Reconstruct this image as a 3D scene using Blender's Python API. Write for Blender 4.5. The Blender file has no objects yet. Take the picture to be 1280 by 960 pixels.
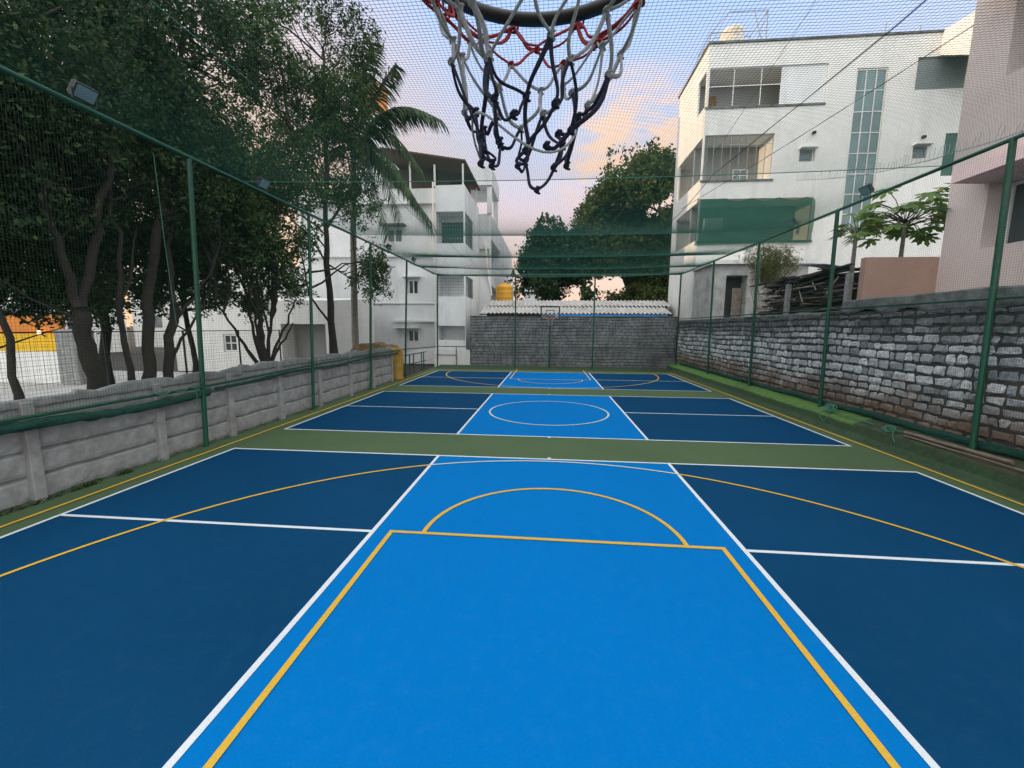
import bpy, math, random
import numpy as np
from mathutils import Vector, Matrix, noise as mnoise

random.seed(7)
RNG = np.random.default_rng(11)
scene = bpy.context.scene
COL = scene.collection
R = math.radians

# ------------------------------------------------------------------ materials
def new_mat(name):
    m = bpy.data.materials.new(name); m.use_nodes = True
    nt = m.node_tree
    return m, nt, nt.nodes['Principled BSDF']

def node(nt, kind, **kw):
    n = nt.nodes.new(kind)
    for k, v in kw.items(): setattr(n, k, v)
    return n

def rgba(c): return (c[0], c[1], c[2], 1.0)

def mixc(nt, fac, a, b, blend='MIX'):
    n = node(nt, 'ShaderNodeMix', data_type='RGBA', blend_type=blend)
    for s, v in ((n.inputs[0], fac), (n.inputs[6], a), (n.inputs[7], b)):
        if hasattr(v, 'links'): nt.links.new(v, s)
        elif isinstance(v, (int, float)): s.default_value = v
        else: s.default_value = rgba(v)
    return n.outputs[2]

def noise_tex(nt, scale, detail=5, rough=.6, vec=None, dim='3D'):
    n = node(nt, 'ShaderNodeTexNoise', noise_dimensions=dim)
    n.inputs['Scale'].default_value = scale; n.inputs['Detail'].default_value = detail
    n.inputs['Roughness'].default_value = rough
    if vec is not None: nt.links.new(vec, n.inputs['Vector'])
    return n.outputs[0]

def ramp(nt, fac, stops):
    n = node(nt, 'ShaderNodeValToRGB'); e = n.color_ramp.elements
    while len(e) < len(stops): e.new(.5)
    for i, (p, c) in enumerate(stops):
        e[i].position = p; e[i].color = rgba(c) if not isinstance(c, (int, float)) else (c, c, c, 1)
    nt.links.new(fac, n.inputs[0]); return n.outputs[0]

def position(nt, scale=(1, 1, 1)):
    g = node(nt, 'ShaderNodeNewGeometry')
    if scale == (1, 1, 1): return g.outputs['Position']
    mp = node(nt, 'ShaderNodeMapping'); mp.inputs['Scale'].default_value = scale
    nt.links.new(g.outputs['Position'], mp.inputs['Vector']); return mp.outputs[0]

def bump(nt, bsdf, height, strength=.3, dist=.02):
    b = node(nt, 'ShaderNodeBump'); b.inputs['Strength'].default_value = strength
    b.inputs['Distance'].default_value = dist
    nt.links.new(height, b.inputs['Height']); nt.links.new(b.outputs[0], bsdf.inputs['Normal'])

def simple(name, c, rough=.7, var=.15, scale=6., metal=0., bmp=0., stain=None, stain_scale=(.8, .8, .25)):
    """painted / raw surface: base colour with soft mottling, optional stain colour in streaks"""
    m, nt, b = new_mat(name)
    pos = position(nt)
    n1 = noise_tex(nt, scale, 6, .65, pos)
    lo = tuple(x * (1 - var) for x in c); hi = tuple(min(1, x * (1 + var)) for x in c)
    col = ramp(nt, n1, [(.3, lo), (.7, hi)])
    if stain:
        n2 = noise_tex(nt, 1.0, 8, .7, position(nt, stain_scale))
        f = ramp(nt, n2, [(.5, 0.), (.72, .75)])
        col = mixc(nt, f, col, stain)
    nt.links.new(col, b.inputs['Base Color'])
    b.inputs['Roughness'].default_value = rough; b.inputs['Metallic'].default_value = metal
    if bmp: bump(nt, b, noise_tex(nt, scale * 6, 4, .6, pos), bmp, .01)
    return m

def court_mat(name, c, var=.08):
    m, nt, b = new_mat(name)
    pos = position(nt)
    big = noise_tex(nt, .45, 4, .55, pos); fine = noise_tex(nt, 110, 2, .5, pos); mid = noise_tex(nt, 7, 5, .7, pos)
    col = ramp(nt, big, [(.3, tuple(x * (1 - var) for x in c)), (.7, tuple(x * (1 + var) for x in c))])
    dust = ramp(nt, mid, [(.5, 0.), (.85, .02)])
    col = mixc(nt, dust, col, (.30, .31, .30))
    gr = ramp(nt, fine, [(.3, (.90, .90, .90)), (.7, (1.08, 1.08, 1.08))])
    col = mixc(nt, 1.0, col, gr, 'MULTIPLY')
    nt.links.new(col, b.inputs['Base Color'])
    b.inputs['Roughness'].default_value = .82; b.inputs['Specular IOR Level'].default_value = .04
    bump(nt, b, fine, .12, .002)
    return m

def leaf_mat(name, dark, light, tip=None, trans=.25):
    m, nt, b = new_mat(name)
    g = node(nt, 'ShaderNodeNewGeometry')
    stops = [(0., dark), (.75, light)]
    if tip: stops += [(.86, light), (1., tip)]
    isl = ramp(nt, g.outputs['Random Per Island'], stops)
    n1 = noise_tex(nt, .55, 3, .5, g.outputs['Position'])
    f = ramp(nt, n1, [(.35, (.65, .65, .65)), (.7, (1.35, 1.35, 1.35))])
    col = mixc(nt, 1.0, isl, f, 'MULTIPLY')
    nt.links.new(col, b.inputs['Base Color']); b.inputs['Roughness'].default_value = .65
    b.inputs['Specular IOR Level'].default_value = .25
    t = node(nt, 'ShaderNodeBsdfTranslucent'); nt.links.new(col, t.inputs['Color'])
    mx = node(nt, 'ShaderNodeMixShader'); mx.inputs[0].default_value = trans
    nt.links.new(b.outputs[0], mx.inputs[1]); nt.links.new(t.outputs[0], mx.inputs[2])
    nt.links.new(mx.outputs[0], nt.nodes['Material Output'].inputs[0])
    return m

def stone_mat():
    m, nt, b = new_mat('dressed_granite')
    g = node(nt, 'ShaderNodeNewGeometry'); pos = g.outputs['Position']
    isl = ramp(nt, g.outputs['Random Per Island'], [(0., (.20, .215, .225)), (.3, (.38, .40, .41)), (.7, (.56, .58, .59)), (1., (.70, .71, .71))])
    fine = noise_tex(nt, 14, 7, .75, pos)
    col = mixc(nt, 1., isl, ramp(nt, fine, [(.32, (.38, .38, .38)), (.62, (1.25, 1.25, 1.25))]), 'MULTIPLY')
    sep = node(nt, 'ShaderNodeSeparateXYZ'); nt.links.new(pos, sep.inputs[0])
    ad = node(nt, 'ShaderNodeMath', operation='MULTIPLY_ADD'); n2 = noise_tex(nt, 1.3, 5, .65, pos)
    nt.links.new(n2, ad.inputs[0]); ad.inputs[1].default_value = -1.3; nt.links.new(sep.outputs[2], ad.inputs[2])
    dirt = ramp(nt, ad.outputs[0], [(.0, .95), (.75, 0.)])
    col = mixc(nt, dirt, col, (.17, .095, .06))
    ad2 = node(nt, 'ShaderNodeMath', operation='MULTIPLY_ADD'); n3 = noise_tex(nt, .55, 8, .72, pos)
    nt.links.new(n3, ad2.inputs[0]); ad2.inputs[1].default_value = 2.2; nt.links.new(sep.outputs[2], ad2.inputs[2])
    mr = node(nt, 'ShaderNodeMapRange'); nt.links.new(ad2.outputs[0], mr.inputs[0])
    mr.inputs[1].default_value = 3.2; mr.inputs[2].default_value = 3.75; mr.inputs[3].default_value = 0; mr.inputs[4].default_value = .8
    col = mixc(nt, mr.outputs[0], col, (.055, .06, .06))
    nt.links.new(col, b.inputs['Base Color']); b.inputs['Roughness'].default_value = .9
    bump(nt, b, fine, .6, .03)
    return m

def glass_mat(name, c, rough=.08):
    m, nt, b = new_mat(name)
    n = noise_tex(nt, .9, 3, .5, position(nt))
    nt.links.new(ramp(nt, n, [(.3, tuple(x * .7 for x in c)), (.7, tuple(x * 1.3 for x in c))]), b.inputs['Base Color'])
    b.inputs['Roughness'].default_value = rough; b.inputs['Specular IOR Level'].default_value = .8
    return m

M = {}
M['green_court'] = court_mat('green_acrylic', (.075, .115, .060))
M['dark_blue'] = court_mat('dark_blue_acrylic', (.003, .045, .114))
M['light_blue'] = court_mat('light_blue_acrylic', (.0001, .142, .425), .03)
M['white_line'] = court_mat('white_line_paint', (.60, .63, .66), .04)
M['yellow_line'] = court_mat('yellow_line_paint', (.60, .36, .045), .05)
M['pale_line'] = court_mat('pale_line_paint', (.50, .51, .44), .05)
M['soil'] = simple('dark_soil', (.022, .018, .014), .95, .4, 3, bmp=.5)
M['turf'] = simple('green_turf_carpet', (.030, .062, .026), .95, .35, 9, bmp=.6, stain=(.018, .03, .016), stain_scale=(.5, .5, .5))
M['turf_lip'] = simple('bright_turf_carpet', (.075, .16, .035), .95, .3, 8, bmp=.5, stain=(.03, .05, .02), stain_scale=(.6, .35, .5))
M['ledge_dark'] = simple('worn_turf_and_earth', (.030, .050, .022), .95, .5, 5, bmp=.7, stain=(.075, .048, .030), stain_scale=(1.2, .5, 1))
M['pale_paving'] = simple('pale_concrete_paving', (.34, .33, .315), .9, .15, 1.5, stain=(.33, .31, .29), stain_scale=(.5, .5, 1))
M['concrete'] = simple('precast_concrete', (.265, .262, .255), .92, .26, 5, bmp=.6, stain=(.15, .125, .11), stain_scale=(1.5, 1.5, 1.3))
M['coping'] = simple('rough_cement_coping', (.235, .235, .23), .95, .3, 7, bmp=.8, stain=(.12, .12, .12))
M['mortar'] = simple('dark_mortar', (.048, .048, .046), .95, .35, 8, bmp=.6, stain=(.11, .07, .045), stain_scale=(.5, .5, 1.2))
M['cement_cap'] = simple('stained_cement_cap', (.15, .155, .15), .95, .55, 3.5, bmp=.7, stain=(.032, .036, .033), stain_scale=(1, .9, 1.6))
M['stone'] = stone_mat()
M['block'] = simple('grey_concrete_block', (.17, .175, .18), .95, .45, 1.6, bmp=.5, stain=(.065, .068, .07), stain_scale=(.55, .5, .55))
M['white_wall'] = simple('white_wall_paint', (.74, .72, .69), .85, .06, 1.2, bmp=.1, stain=(.55, .53, .50), stain_scale=(1.6, 1.6, .10))
M['offwhite'] = simple('off_white_wall_paint', (.72, .72, .72), .85, .06, 1.0, bmp=.1, stain=(.42, .42, .42), stain_scale=(.7, .7, .15))
M['pink_wall'] = simple('pale_pink_wall_paint', (.68, .565, .53), .85, .05, 1.5, bmp=.1, stain=(.52, .43, .41), stain_scale=(1.2, 1.2, .12))
M['pink_trim'] = simple('pink_trim_paint', (.78, .58, .56), .8, .06, 2)
M['tan_wall'] = simple('tan_plaster', (.42, .27, .215), .9, .08, 1.5, bmp=.15, stain=(.34, .23, .19))
M['mould_wall'] = simple('mouldy_plaster', (.44, .43, .41), .95, .25, 2.5, bmp=.4, stain=(.10, .10, .10), stain_scale=(1.3, 1.3, .45))
M['green_steel'] = simple('green_painted_steel', (.004, .066, .034), .45, .2, 9, bmp=.05, stain=(.02, .07, .045), stain_scale=(4, 4, 2))
M['net_cord'] = simple('green_net_twine', (.002, .080, .052), .8, .1, 4)
M['net_cord_dark'] = simple('dark_green_net_twine', (.006, .042, .028), .8, .1, 4)
M['rope'] = simple('pale_green_rope', (.045, .16, .115), .8, .2, 12)
M['black_cable'] = simple('black_cable_sheath', (.02, .02, .022), .6, .1, 4)
M['bark'] = simple('dark_bark', (.026, .019, .015), .95, .4, 7, bmp=.9)
M['bark_pale'] = simple('grey_bark', (.20, .18, .15), .95, .3, 7, bmp=.8)
M['leaf'] = leaf_mat('dark_green_leaf', (.012, .030, .012), (.038, .075, .024), (.085, .10, .03), .22)
M['leaf_b'] = leaf_mat('mid_green_leaf', (.016, .040, .016), (.065, .115, .034), (.13, .16, .04), .3)
M['leaf_far'] = leaf_mat('olive_tree_leaf', (.024, .045, .012), (.075, .105, .024), (.20, .14, .03), .25)
M['leaf_far2'] = leaf_mat('deep_green_tree_leaf', (.012, .034, .014), (.032, .065, .022), (.07, .085, .025), .2)
M['palm_leaf'] = leaf_mat('palm_leaf', (.020, .040, .016), (.065, .095, .035), (.12, .12, .05), .2)
M['papaya_leaf'] = leaf_mat('papaya_leaf', (.06, .12, .03), (.17, .28, .07), (.28, .30, .06), .35)
M['bush_leaf'] = leaf_mat('yellow_green_bush_leaf', (.07, .09, .03), (.16, .17, .06), (.25, .22, .09), .3)
M['dark_metal'] = simple('black_enamel_steel', (.022, .018, .018), .45, .15, 20)
M['grey_metal'] = simple('grey_metal', (.30, .31, .32), .5, .1, 8, metal=.3)
M['red_cord'] = simple('red_nylon_cord', (.30, .012, .022), .75, .25, 60, bmp=.4)
M['white_cord'] = simple('greyish_white_nylon_cord', (.33, .33, .36), .75, .2, 60, bmp=.4)
M['navy_cord'] = simple('navy_nylon_cord', (.006, .009, .036), .75, .3, 60, bmp=.4)
M['orange_paint'] = simple('orange_rim_paint', (.55, .13, .03), .5, .1, 10)
M['yellow_plastic'] = simple('yellow_plastic', (.62, .30, .015), .5, .1, 3, stain=(.42, .25, .05))
M['drum_plastic'] = simple('faded_yellow_plastic', (.33, .19, .03), .7, .2, 3, stain=(.28, .18, .05))
M['orange_plastic'] = simple('orange_plastic', (.70, .25, .05), .5, .1, 3)
M['cream_plastic'] = simple('cream_plastic_tank', (.62, .57, .49), .6, .15, 3, stain=(.40, .27, .12), stain_scale=(.7, .7, .5))
M['asbestos'] = simple('weathered_cement_sheet', (.42, .40, .38), .9, .25, 2.5, bmp=.3, stain=(.20, .18, .17), stain_scale=(1.5, .7, 1))
M['brown_sheet'] = simple('brown_roof_sheet', (.07, .047, .032), .8, .2, 2)
M['blue_tarp'] = simple('blue_tarpaulin', (.03, .19, .45), .6, .2, 3)
M['timber'] = simple('weathered_timber', (.062, .054, .048), .95, .5, 6, bmp=.6)
M['timber_pale'] = simple('pale_timber', (.33, .27, .22), .95, .3, 6, bmp=.5)
M['timber_worn'] = simple('worn_brown_timber', (.17, .125, .10), .95, .35, 6, bmp=.5)
M['thatch'] = simple('brown_thatch', (.17, .105, .05), .95, .5, 6, bmp=.9)
M['yellow_wall'] = simple('yellow_wall_paint', (.75, .44, .015), .8, .1, 2, stain=(.45, .25, .02))
M['orange_wall'] = simple('orange_wall_paint', (.62, .20, .03), .8, .1, 2)
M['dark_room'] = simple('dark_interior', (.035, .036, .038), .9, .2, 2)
M['grey_wall_and_shade'] = simple('grey_plaster_and_shade', (.25, .245, .235), .9, .1, 1)  # grey imitates shade on the balcony backs; also colours the house recess panel
M['glass'] = glass_mat('dark_window_glass', (.035, .05, .055))
M['stair_glass'] = glass_mat('green_tinted_glass', (.085, .15, .155), .12)
M['grille'] = simple('grey_green_grille', (.20, .23, .23), .7, .1, 4)
M['green_shutter'] = simple('dark_green_shutter', (.018, .085, .060), .5, .1, 4)
M['lamp_glass'] = glass_mat('floodlight_glass', (.22, .30, .32), .15)
M['shade_cloth'] = None

def shade_cloth():
    m, nt, b = new_mat('green_shade_cloth')
    n = noise_tex(nt, 2.2, 5, .6, position(nt, (.6, .6, 1.6)))
    col = ramp(nt, n, [(.3, (.008, .085, .06)), (.7, (.016, .13, .092))])
    nt.links.new(col, b.inputs['Base Color']); b.inputs['Roughness'].default_value = .85
    t = node(nt, 'ShaderNodeBsdfTranslucent'); nt.links.new(col, t.inputs['Color'])
    mx = node(nt, 'ShaderNodeMixShader'); mx.inputs[0].default_value = .3
    nt.links.new(b.outputs[0], mx.inputs[1]); nt.links.new(t.outputs[0], mx.inputs[2])
    tr = node(nt, 'ShaderNodeBsdfTransparent'); m2 = node(nt, 'ShaderNodeMixShader'); m2.inputs[0].default_value = .22
    nt.links.new(mx.outputs[0], m2.inputs[1]); nt.links.new(tr.outputs[0], m2.inputs[2])
    nt.links.new(m2.outputs[0], nt.nodes['Material Output'].inputs[0])
    return m
M['shade_cloth'] = shade_cloth()

# ------------------------------------------------------------------ mesh builder
class MB:
    def __init__(s): s.v = []; s.f = []
    def add(s, vs, fs):
        o = len(s.v); s.v += [tuple(v) for v in vs]; s.f += [tuple(i + o for i in f) for f in fs]
    def quad(s, a, b, c, d): s.add([a, b, c, d], [(0, 1, 2, 3)])
    def box(s, x0, x1, y0, y1, z0, z1, mat=None):
        vs = [(x, y, z) for z in (z0, z1) for y in (y0, y1) for x in (x0, x1)]
        if mat is not None: vs = [mat @ Vector(v) for v in vs]
        s.add(vs, [(0, 2, 3, 1), (4, 5, 7, 6), (0, 1, 5, 4), (2, 6, 7, 3), (0, 4, 6, 2), (1, 3, 7, 5)])
    def bevbox(s, x0, x1, y0, y1, z0, z1, r, mat=None):
        """box with chamfered vertical and top edges"""
        ring = [(x0 + r, y0), (x1 - r, y0), (x1, y0 + r), (x1, y1 - r), (x1 - r, y1), (x0 + r, y1), (x0, y1 - r), (x0, y0 + r)]
        cx, cy = (x0 + x1) / 2, (y0 + y1) / 2
        def ins(p): return (p[0] + (r if p[0] < cx else -r) * .9, p[1] + (r if p[1] < cy else -r) * .9)
        L = [[(*ins(p), z0) for p in ring], [(*p, z0 + r) for p in ring], [(*p, z1 - r) for p in ring], [(*ins(p), z1) for p in ring]]
        vs = [v for l in L for v in l]; fs = [tuple(reversed(range(8))), tuple(range(24, 32))]
        for k in range(3):
            for i in range(8):
                j = (i + 1) % 8; fs.append((k * 8 + i, k * 8 + j, k * 8 + 8 + j, k * 8 + 8 + i))
        if mat is not None: vs = [mat @ Vector(v) for v in vs]
        s.add(vs, fs)
    def tube(s, pts, rad, n=8, closed=False, cap=True):
        pts = [Vector(p) for p in pts]; N = len(pts)
        if not hasattr(rad, '__len__'): rad = [rad] * N
        ref = None; vs = []
        for i, p in enumerate(pts):
            if closed: t = pts[(i + 1) % N] - pts[i - 1]
            else: t = pts[min(i + 1, N - 1)] - pts[max(i - 1, 0)]
            if t.length < 1e-9: t = Vector((0, 0, 1))
            t.normalize()
            if ref is None: ref = Vector((0, 0, 1)) if abs(t.z) < .9 else Vector((1, 0, 0))
            a = t.cross(ref)
            if a.length < 1e-6: a = t.orthogonal()
            a.normalize(); b = a.cross(t).normalized(); ref = b
            for k in range(n):
                an = 2 * math.pi * k / n
                vs.append(p + (a * math.cos(an) + b * math.sin(an)) * rad[i])
        fs = []
        for i in range(N if closed else N - 1):
            i2 = (i + 1) % N
            for k in range(n):
                k2 = (k + 1) % n
                fs.append((i * n + k, i * n + k2, i2 * n + k2, i2 * n + k))
        if cap and not closed:
            fs.append(tuple(range(n))); fs.append(tuple((N - 1) * n + k for k in reversed(range(n))))
        s.add(vs, fs)
    def ball(s, c, r, seg=8, rings=5, sc=(1, 1, 1)):
        c = Vector(c); vs = []; fs = []
        for i in range(rings + 1):
            ph = math.pi * i / rings
            for k in range(seg):
                an = 2 * math.pi * k / seg
                vs.append((c.x + r * sc[0] * math.sin(ph) * math.cos(an), c.y + r * sc[1] * math.sin(ph) * math.sin(an), c.z + r * sc[2] * math.cos(ph)))
        for i in range(rings):
            for k in range(seg):
                k2 = (k + 1) % seg
                fs.append((i * seg + k, i * seg + k2, (i + 1) * seg + k2, (i + 1) * seg + k))
        s.add(vs, fs)
    def lathe(s, c, prof, seg=24):
        vs = []; fs = []
        for (r, z) in prof:
            for k in range(seg):
                an = 2 * math.pi * k / seg
                vs.append((c[0] + r * math.cos(an), c[1] + r * math.sin(an), c[2] + z))
        for i in range(len(prof) - 1):
            for k in range(seg):
                k2 = (k + 1) % seg
                fs.append((i * seg + k, i * seg + k2, (i + 1) * seg + k2, (i + 1) * seg + k))
        fs.append(tuple(range(seg))); fs.append(tuple((len(prof) - 1) * seg + k for k in range(seg)))
        s.add(vs, fs)
    def build(s, name, mat, parent=None, smooth=False):
        me = bpy.data.meshes.new(name); me.from_pydata(s.v, [], s.f); me.update()
        if smooth: me.polygons.foreach_set('use_smooth', [True] * len(me.polygons))
        me.materials.append(mat)
        return link(name, me, parent)

def link(name, me, parent=None):
    o = bpy.data.objects.new(name, me); COL.objects.link(o)
    if parent is not None:
        o.parent = parent
        o.matrix_parent_inverse = Matrix.Translation(world_loc(parent)).inverted()
    return o

def world_loc(o):
    v = Vector(o.location)
    # parents here are only ever translated; a part keeps world coordinates through its inverse
    return v if o.parent is None else Vector((0, 0, 0)) if o.type == 'MESH' else v

def thing(name, loc, label, cat, group=None):
    o = bpy.data.objects.new(name, None); COL.objects.link(o); o.location = loc
    o.empty_display_size = .2
    return tag(o, label, cat, group)

def tag(o, label=None, cat=None, group=None, kind=None):
    if label: o['label'] = label
    if cat: o['category'] = cat
    if group: o['group'] = group
    if kind: o['kind'] = kind
    return o

def struct(name, mb, mat): return tag(mb.build(name, mat), kind='structure')

def quads_mesh(name, P, mat, parent=None):
    """P: (N,4,3) array of separate quads"""
    n = len(P); me = bpy.data.meshes.new(name)
    me.vertices.add(n * 4); me.vertices.foreach_set('co', P.reshape(-1).astype(np.float32))
    me.loops.add(n * 4); me.loops.foreach_set('vertex_index', np.arange(n * 4, dtype=np.int32))
    me.polygons.add(n); me.polygons.foreach_set('loop_start', np.arange(0, n * 4, 4, dtype=np.int32))
    me.update(calc_edges=True); me.materials.append(mat)
    return link(name, me, parent)

def nz(x, y, z, f=1.): return mnoise.noise(Vector((x * f, y * f, z * f)))

# ------------------------------------------------------------------ facade helpers
def facade(mb, O, U, V, Nn, W, H, ops):
    """wall sheet with real openings. ops: (u0,u1,v0,v1,depth,skip) ; skip letters l r b t k (k = no back)"""
    O, U, V, Nn = map(Vector, (O, U, V, Nn))
    us = sorted({0, W, *[o[0] for o in ops], *[o[1] for o in ops]}); vs = sorted({0, H, *[o[2] for o in ops], *[o[3] for o in ops]})
    P = lambda u, v, d=0: O + U * u + V * v - Nn * d
    for i in range(len(us) - 1):
        for j in range(len(vs) - 1):
            cu, cv = (us[i] + us[i + 1]) / 2, (vs[j] + vs[j + 1]) / 2
            if any(o[0] < cu < o[1] and o[2] < cv < o[3] for o in ops): continue
            mb.quad(P(us[i], vs[j]), P(us[i + 1], vs[j]), P(us[i + 1], vs[j + 1]), P(us[i], vs[j + 1]))
    for (u0, u1, v0, v1, d, skip) in ops:
        if 'l' not in skip: mb.quad(P(u0, v0), P(u0, v1), P(u0, v1, d), P(u0, v0, d))
        if 'r' not in skip: mb.quad(P(u1, v0), P(u1, v0, d), P(u1, v1, d), P(u1, v1))
        if 'b' not in skip: mb.quad(P(u0, v0), P(u0, v0, d), P(u1, v0, d), P(u1, v0))
        if 't' not in skip: mb.quad(P(u0, v1), P(u1, v1), P(u1, v1, d), P(u0, v1, d))
        if 'k' not in skip: mb.quad(P(u0, v0, d), P(u0, v1, d), P(u1, v1, d), P(u1, v0, d))

def local(O, U, V, Nn):
    m = Matrix.Identity(4)
    for i, a in enumerate((Vector(U), Vector(V), Vector(Nn))):
        for k in range(3): m[k][i] = a[k]
    for k in range(3): m[k][3] = O[k]
    return m

def window(parent, O, U, V, Nn, u0, u1, v0, v1, nu, nv, fmat, gmat, t=.05, proud=.03, name='window'):
    """frame with mullions (part) and pane (sub-part); plane of the pane at O, frame proud of it"""
    T = local(O, U, V, Nn); f = MB()
    for (a, b, c, d) in ((u0, u1, v0, v0 + t), (u0, u1, v1 - t, v1), (u0, u0 + t, v0 + t, v1 - t), (u1 - t, u1, v0 + t, v1 - t)):
        f.box(a, b, c, d, .004, proud, T)
    for k in range(1, nu):
        u = u0 + (u1 - u0) * k / nu; f.box(u - t * .4, u + t * .4, v0 + t, v1 - t, .004, proud * .9, T)
    for k in range(1, nv):
        v = v0 + (v1 - v0) * k / nv; f.box(u0 + t, u1 - t, v - t * .4, v + t * .4, .004, proud * .8, T)
    fo = f.build(name, fmat, parent)
    p = MB(); p.box(u0 + t * .5, u1 - t * .5, v0 + t * .5, v1 - t * .5, .006, .014, T)
    p.build('pane', gmat, fo)
    return fo

X, Y, Z = Vector((1, 0, 0)), Vector((0, 1, 0)), Vector((0, 0, 1))

# ------------------------------------------------------------------ ground
g = MB(); g.quad((-600, -300, -.06), (600, -300, -.06), (600, 900, -.06), (-600, 900, -.06))
struct('ground', g, M['soil'])

# planted ground behind the low wall, about a metre above the court
xs = [-13.6, -12.9, -12, -10.5, -9.5, -8.6, -8., -7.5, -7.31]
ys = [-12, -6, -2] + [i * .8 for i in range(0, 24)] + [19.3, 20.6]
g = MB(); vs = []
for y in ys:
    for x in xs:
        h = 1.05 + .12 * nz(x, y, 3, .7) + (.18 if y < 6 and x > -11 else 0)
        if x < -9.6: h -= 1.2 * min(1, (-9.6 - x) / 3.0)
        if y > 18.5: h = min(h, 1.0 * (20.6 - y) / 2.1 - .02)
        vs.append((x, y, h))
nx_ = len(xs)
g.add(vs, [(j * nx_ + i, j * nx_ + i + 1, (j + 1) * nx_ + i + 1, (j + 1) * nx_ + i) for j in range(len(ys) - 1) for i in range(nx_ - 1)])
g.quad((-7.31, -12, -.05), (-7.31, 18.5, -.05), (-7.31, 18.5, 1.0), (-7.31, -12, 1.0))
struct('embankment', g, M['soil'])

g = MB(); g.quad((-60, 4, -.04), (-12.3, 8.5, -.04), (-12.3, 20.9, -.04), (-60, 20.9, -.04)); struct('pavement', g, M['pale_paving'])

g = MB(); g.quad((-7.24, -4, 0), (7.16, -4, 0), (7.16, 26.1, 0), (-7.24, 26.1, 0))
struct('court_surface', g, M['green_court'])

CX = .07
SX = 6.47            # sideline half width
LX = 2.19            # centre lane half width
rows = [(1.55, 7.66), (9.30, 15.38), (17.10, 23.30)]
dark, light = MB(), MB()
for (a, b) in rows:
    for s in (-1, 1):
        x0, x1 = sorted((CX + s * LX, CX + s * SX))
        dark.quad((x0, a, .004), (x1, a, .004), (x1, b, .004), (x0, b, .004))
    light.quad((CX - LX, a, .004), (CX + LX, a, .004), (CX + LX, b, .004), (CX - LX, b, .004))
struct('court_panel', dark, M['dark_blue'])
struct('court_panel', light, M['light_blue'])

wl, yl, pl = MB(), MB(), MB()
W2 = .027
def strip(mb, pts, w, z):
    """flat line of half-width w along pts (mitred)"""
    pts = [Vector((p[0], p[1], 0)) for p in pts]; n = len(pts); L, Rr = [], []
    for i, p in enumerate(pts):
        t = (pts[min(i + 1, n - 1)] - pts[max(i - 1, 0)]).normalized(); q = Vector((-t.y, t.x, 0))
        L.append((p.x + q.x * w, p.y + q.y * w, z)); Rr.append((p.x - q.x * w, p.y - q.y * w, z))
    mb.add(L + Rr, [(i, i + 1, n + i + 1, n + i) for i in range(n - 1)])
def arc(cx, cy, r, a0, a1, n=64): return [(cx + r * math.cos(R(a0 + (a1 - a0) * i / n)), cy + r * math.sin(R(a0 + (a1 - a0) * i / n))) for i in range(n + 1)]
for (a, b) in rows:
    for yy in (a, b): strip(wl, [(CX - SX - W2, yy), (CX + SX + W2, yy)], W2, .008)
    for s in (-1, 1):
        strip(wl, [(CX + s * SX, a - W2), (CX + s * SX, b + W2)], W2, .0085)
        strip(wl, [(CX + s * LX, a - W2), (CX + s * LX, b + W2)], W2, .009)
        m_ = (a + b) / 2
        strip(wl, [(CX + s * LX, m_), (CX + s * SX, m_)], W2, .0095)
for yy in (7.72, 9.24, 15.44, 17.04):
    strip(wl, [(CX - .03, yy - .03), (CX - .03, yy + .04)], .03, .0105)
MIDY = 12.33
def mir(pts): return [(x, 2 * MIDY - y) for x, y in pts]
KX = 1.96; FTY = 4.62
for tr in (lambda p: p, mir):
    strip(yl, tr([(CX - KX, -1.2), (CX - KX, FTY + .027)]), W2, .012)
    strip(yl, tr([(CX + KX, -1.2), (CX + KX, FTY + .027)]), W2, .012)
    strip(yl, tr([(CX - KX, FTY), (CX + KX, FTY)]), W2, .0125)
    strip(yl, tr(arc(CX, FTY, 1.56, 0, 180)), W2, .013)
    r3, c3 = 5.68, 1.84
    a_in = math.degrees(math.acos((LX + .02) / r3))
    strip(yl, tr(arc(CX, c3, r3, -8, a_in)), .025, .0135)
    strip(yl, tr(arc(CX, c3, r3, 180 - a_in, 188)), .025, .0135)
    strip(pl, tr(arc(CX, c3, r3, a_in, 180 - a_in)), .025, .0135)
strip(pl, arc(CX - .06, 12.2, 1.76, 0, 360, 96), .027, .013)
for s in (-1, 1): strip(yl, [(CX + s * 6.80, -3.0), (CX + s * 6.80, 23.86)], .027, .011)
strip(yl, [(CX - 6.827, 23.83), (CX + 6.827, 23.83)], .027, .0115)
struct('court_line', wl, M['white_line']); struct('court_line', yl, M['yellow_line']); struct('court_line', pl, M['pale_line'])

# turf-covered bank at the foot of the stone wall
def lip_x(y): return 7.22 + .03 * nz(0, y, 1, .9)
prof_n = 9
bank, lip = MB(), MB()
ys = [-4 + .25 * i for i in range(int(30.1 / .25) + 1)]
rowsv, rowsl = [], []
for y in ys:
    lx = lip_x(y); dz = .02 * nz(1, y, 5, 1.7)
    rowsv.append([(7.02, y, .006), (7.13, y, .012), (lx - .03, y, .10 + dz), (lx, y, .26 + dz)])
    e = .02 * nz(4, y, 2, 2.1)
    rowsl.append([(lx - .002, y, .262 + dz), (lx + .01, y, .30 + dz), (lx + .10, y, .335 + dz + e), (lx + .22, y, .37 + dz - e), (7.60, y, .42 + e), (7.80, y, .50 + e)])
lipd = MB(); cut = int((10.4 + 4) / .25)
for mb, rws in ((bank, rowsv), (lip, rowsl[cut:]), (lipd, rowsl[:cut + 1])):
    k = len(rws[0])
    mb.add([v for r_ in rws for v in r_], [(j * k + i, j * k + i + 1, (j + 1) * k + i + 1, (j + 1) * k + i) for j in range(len(rws) - 1) for i in range(k - 1)])
struct('bank', bank, M['turf'])
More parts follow.
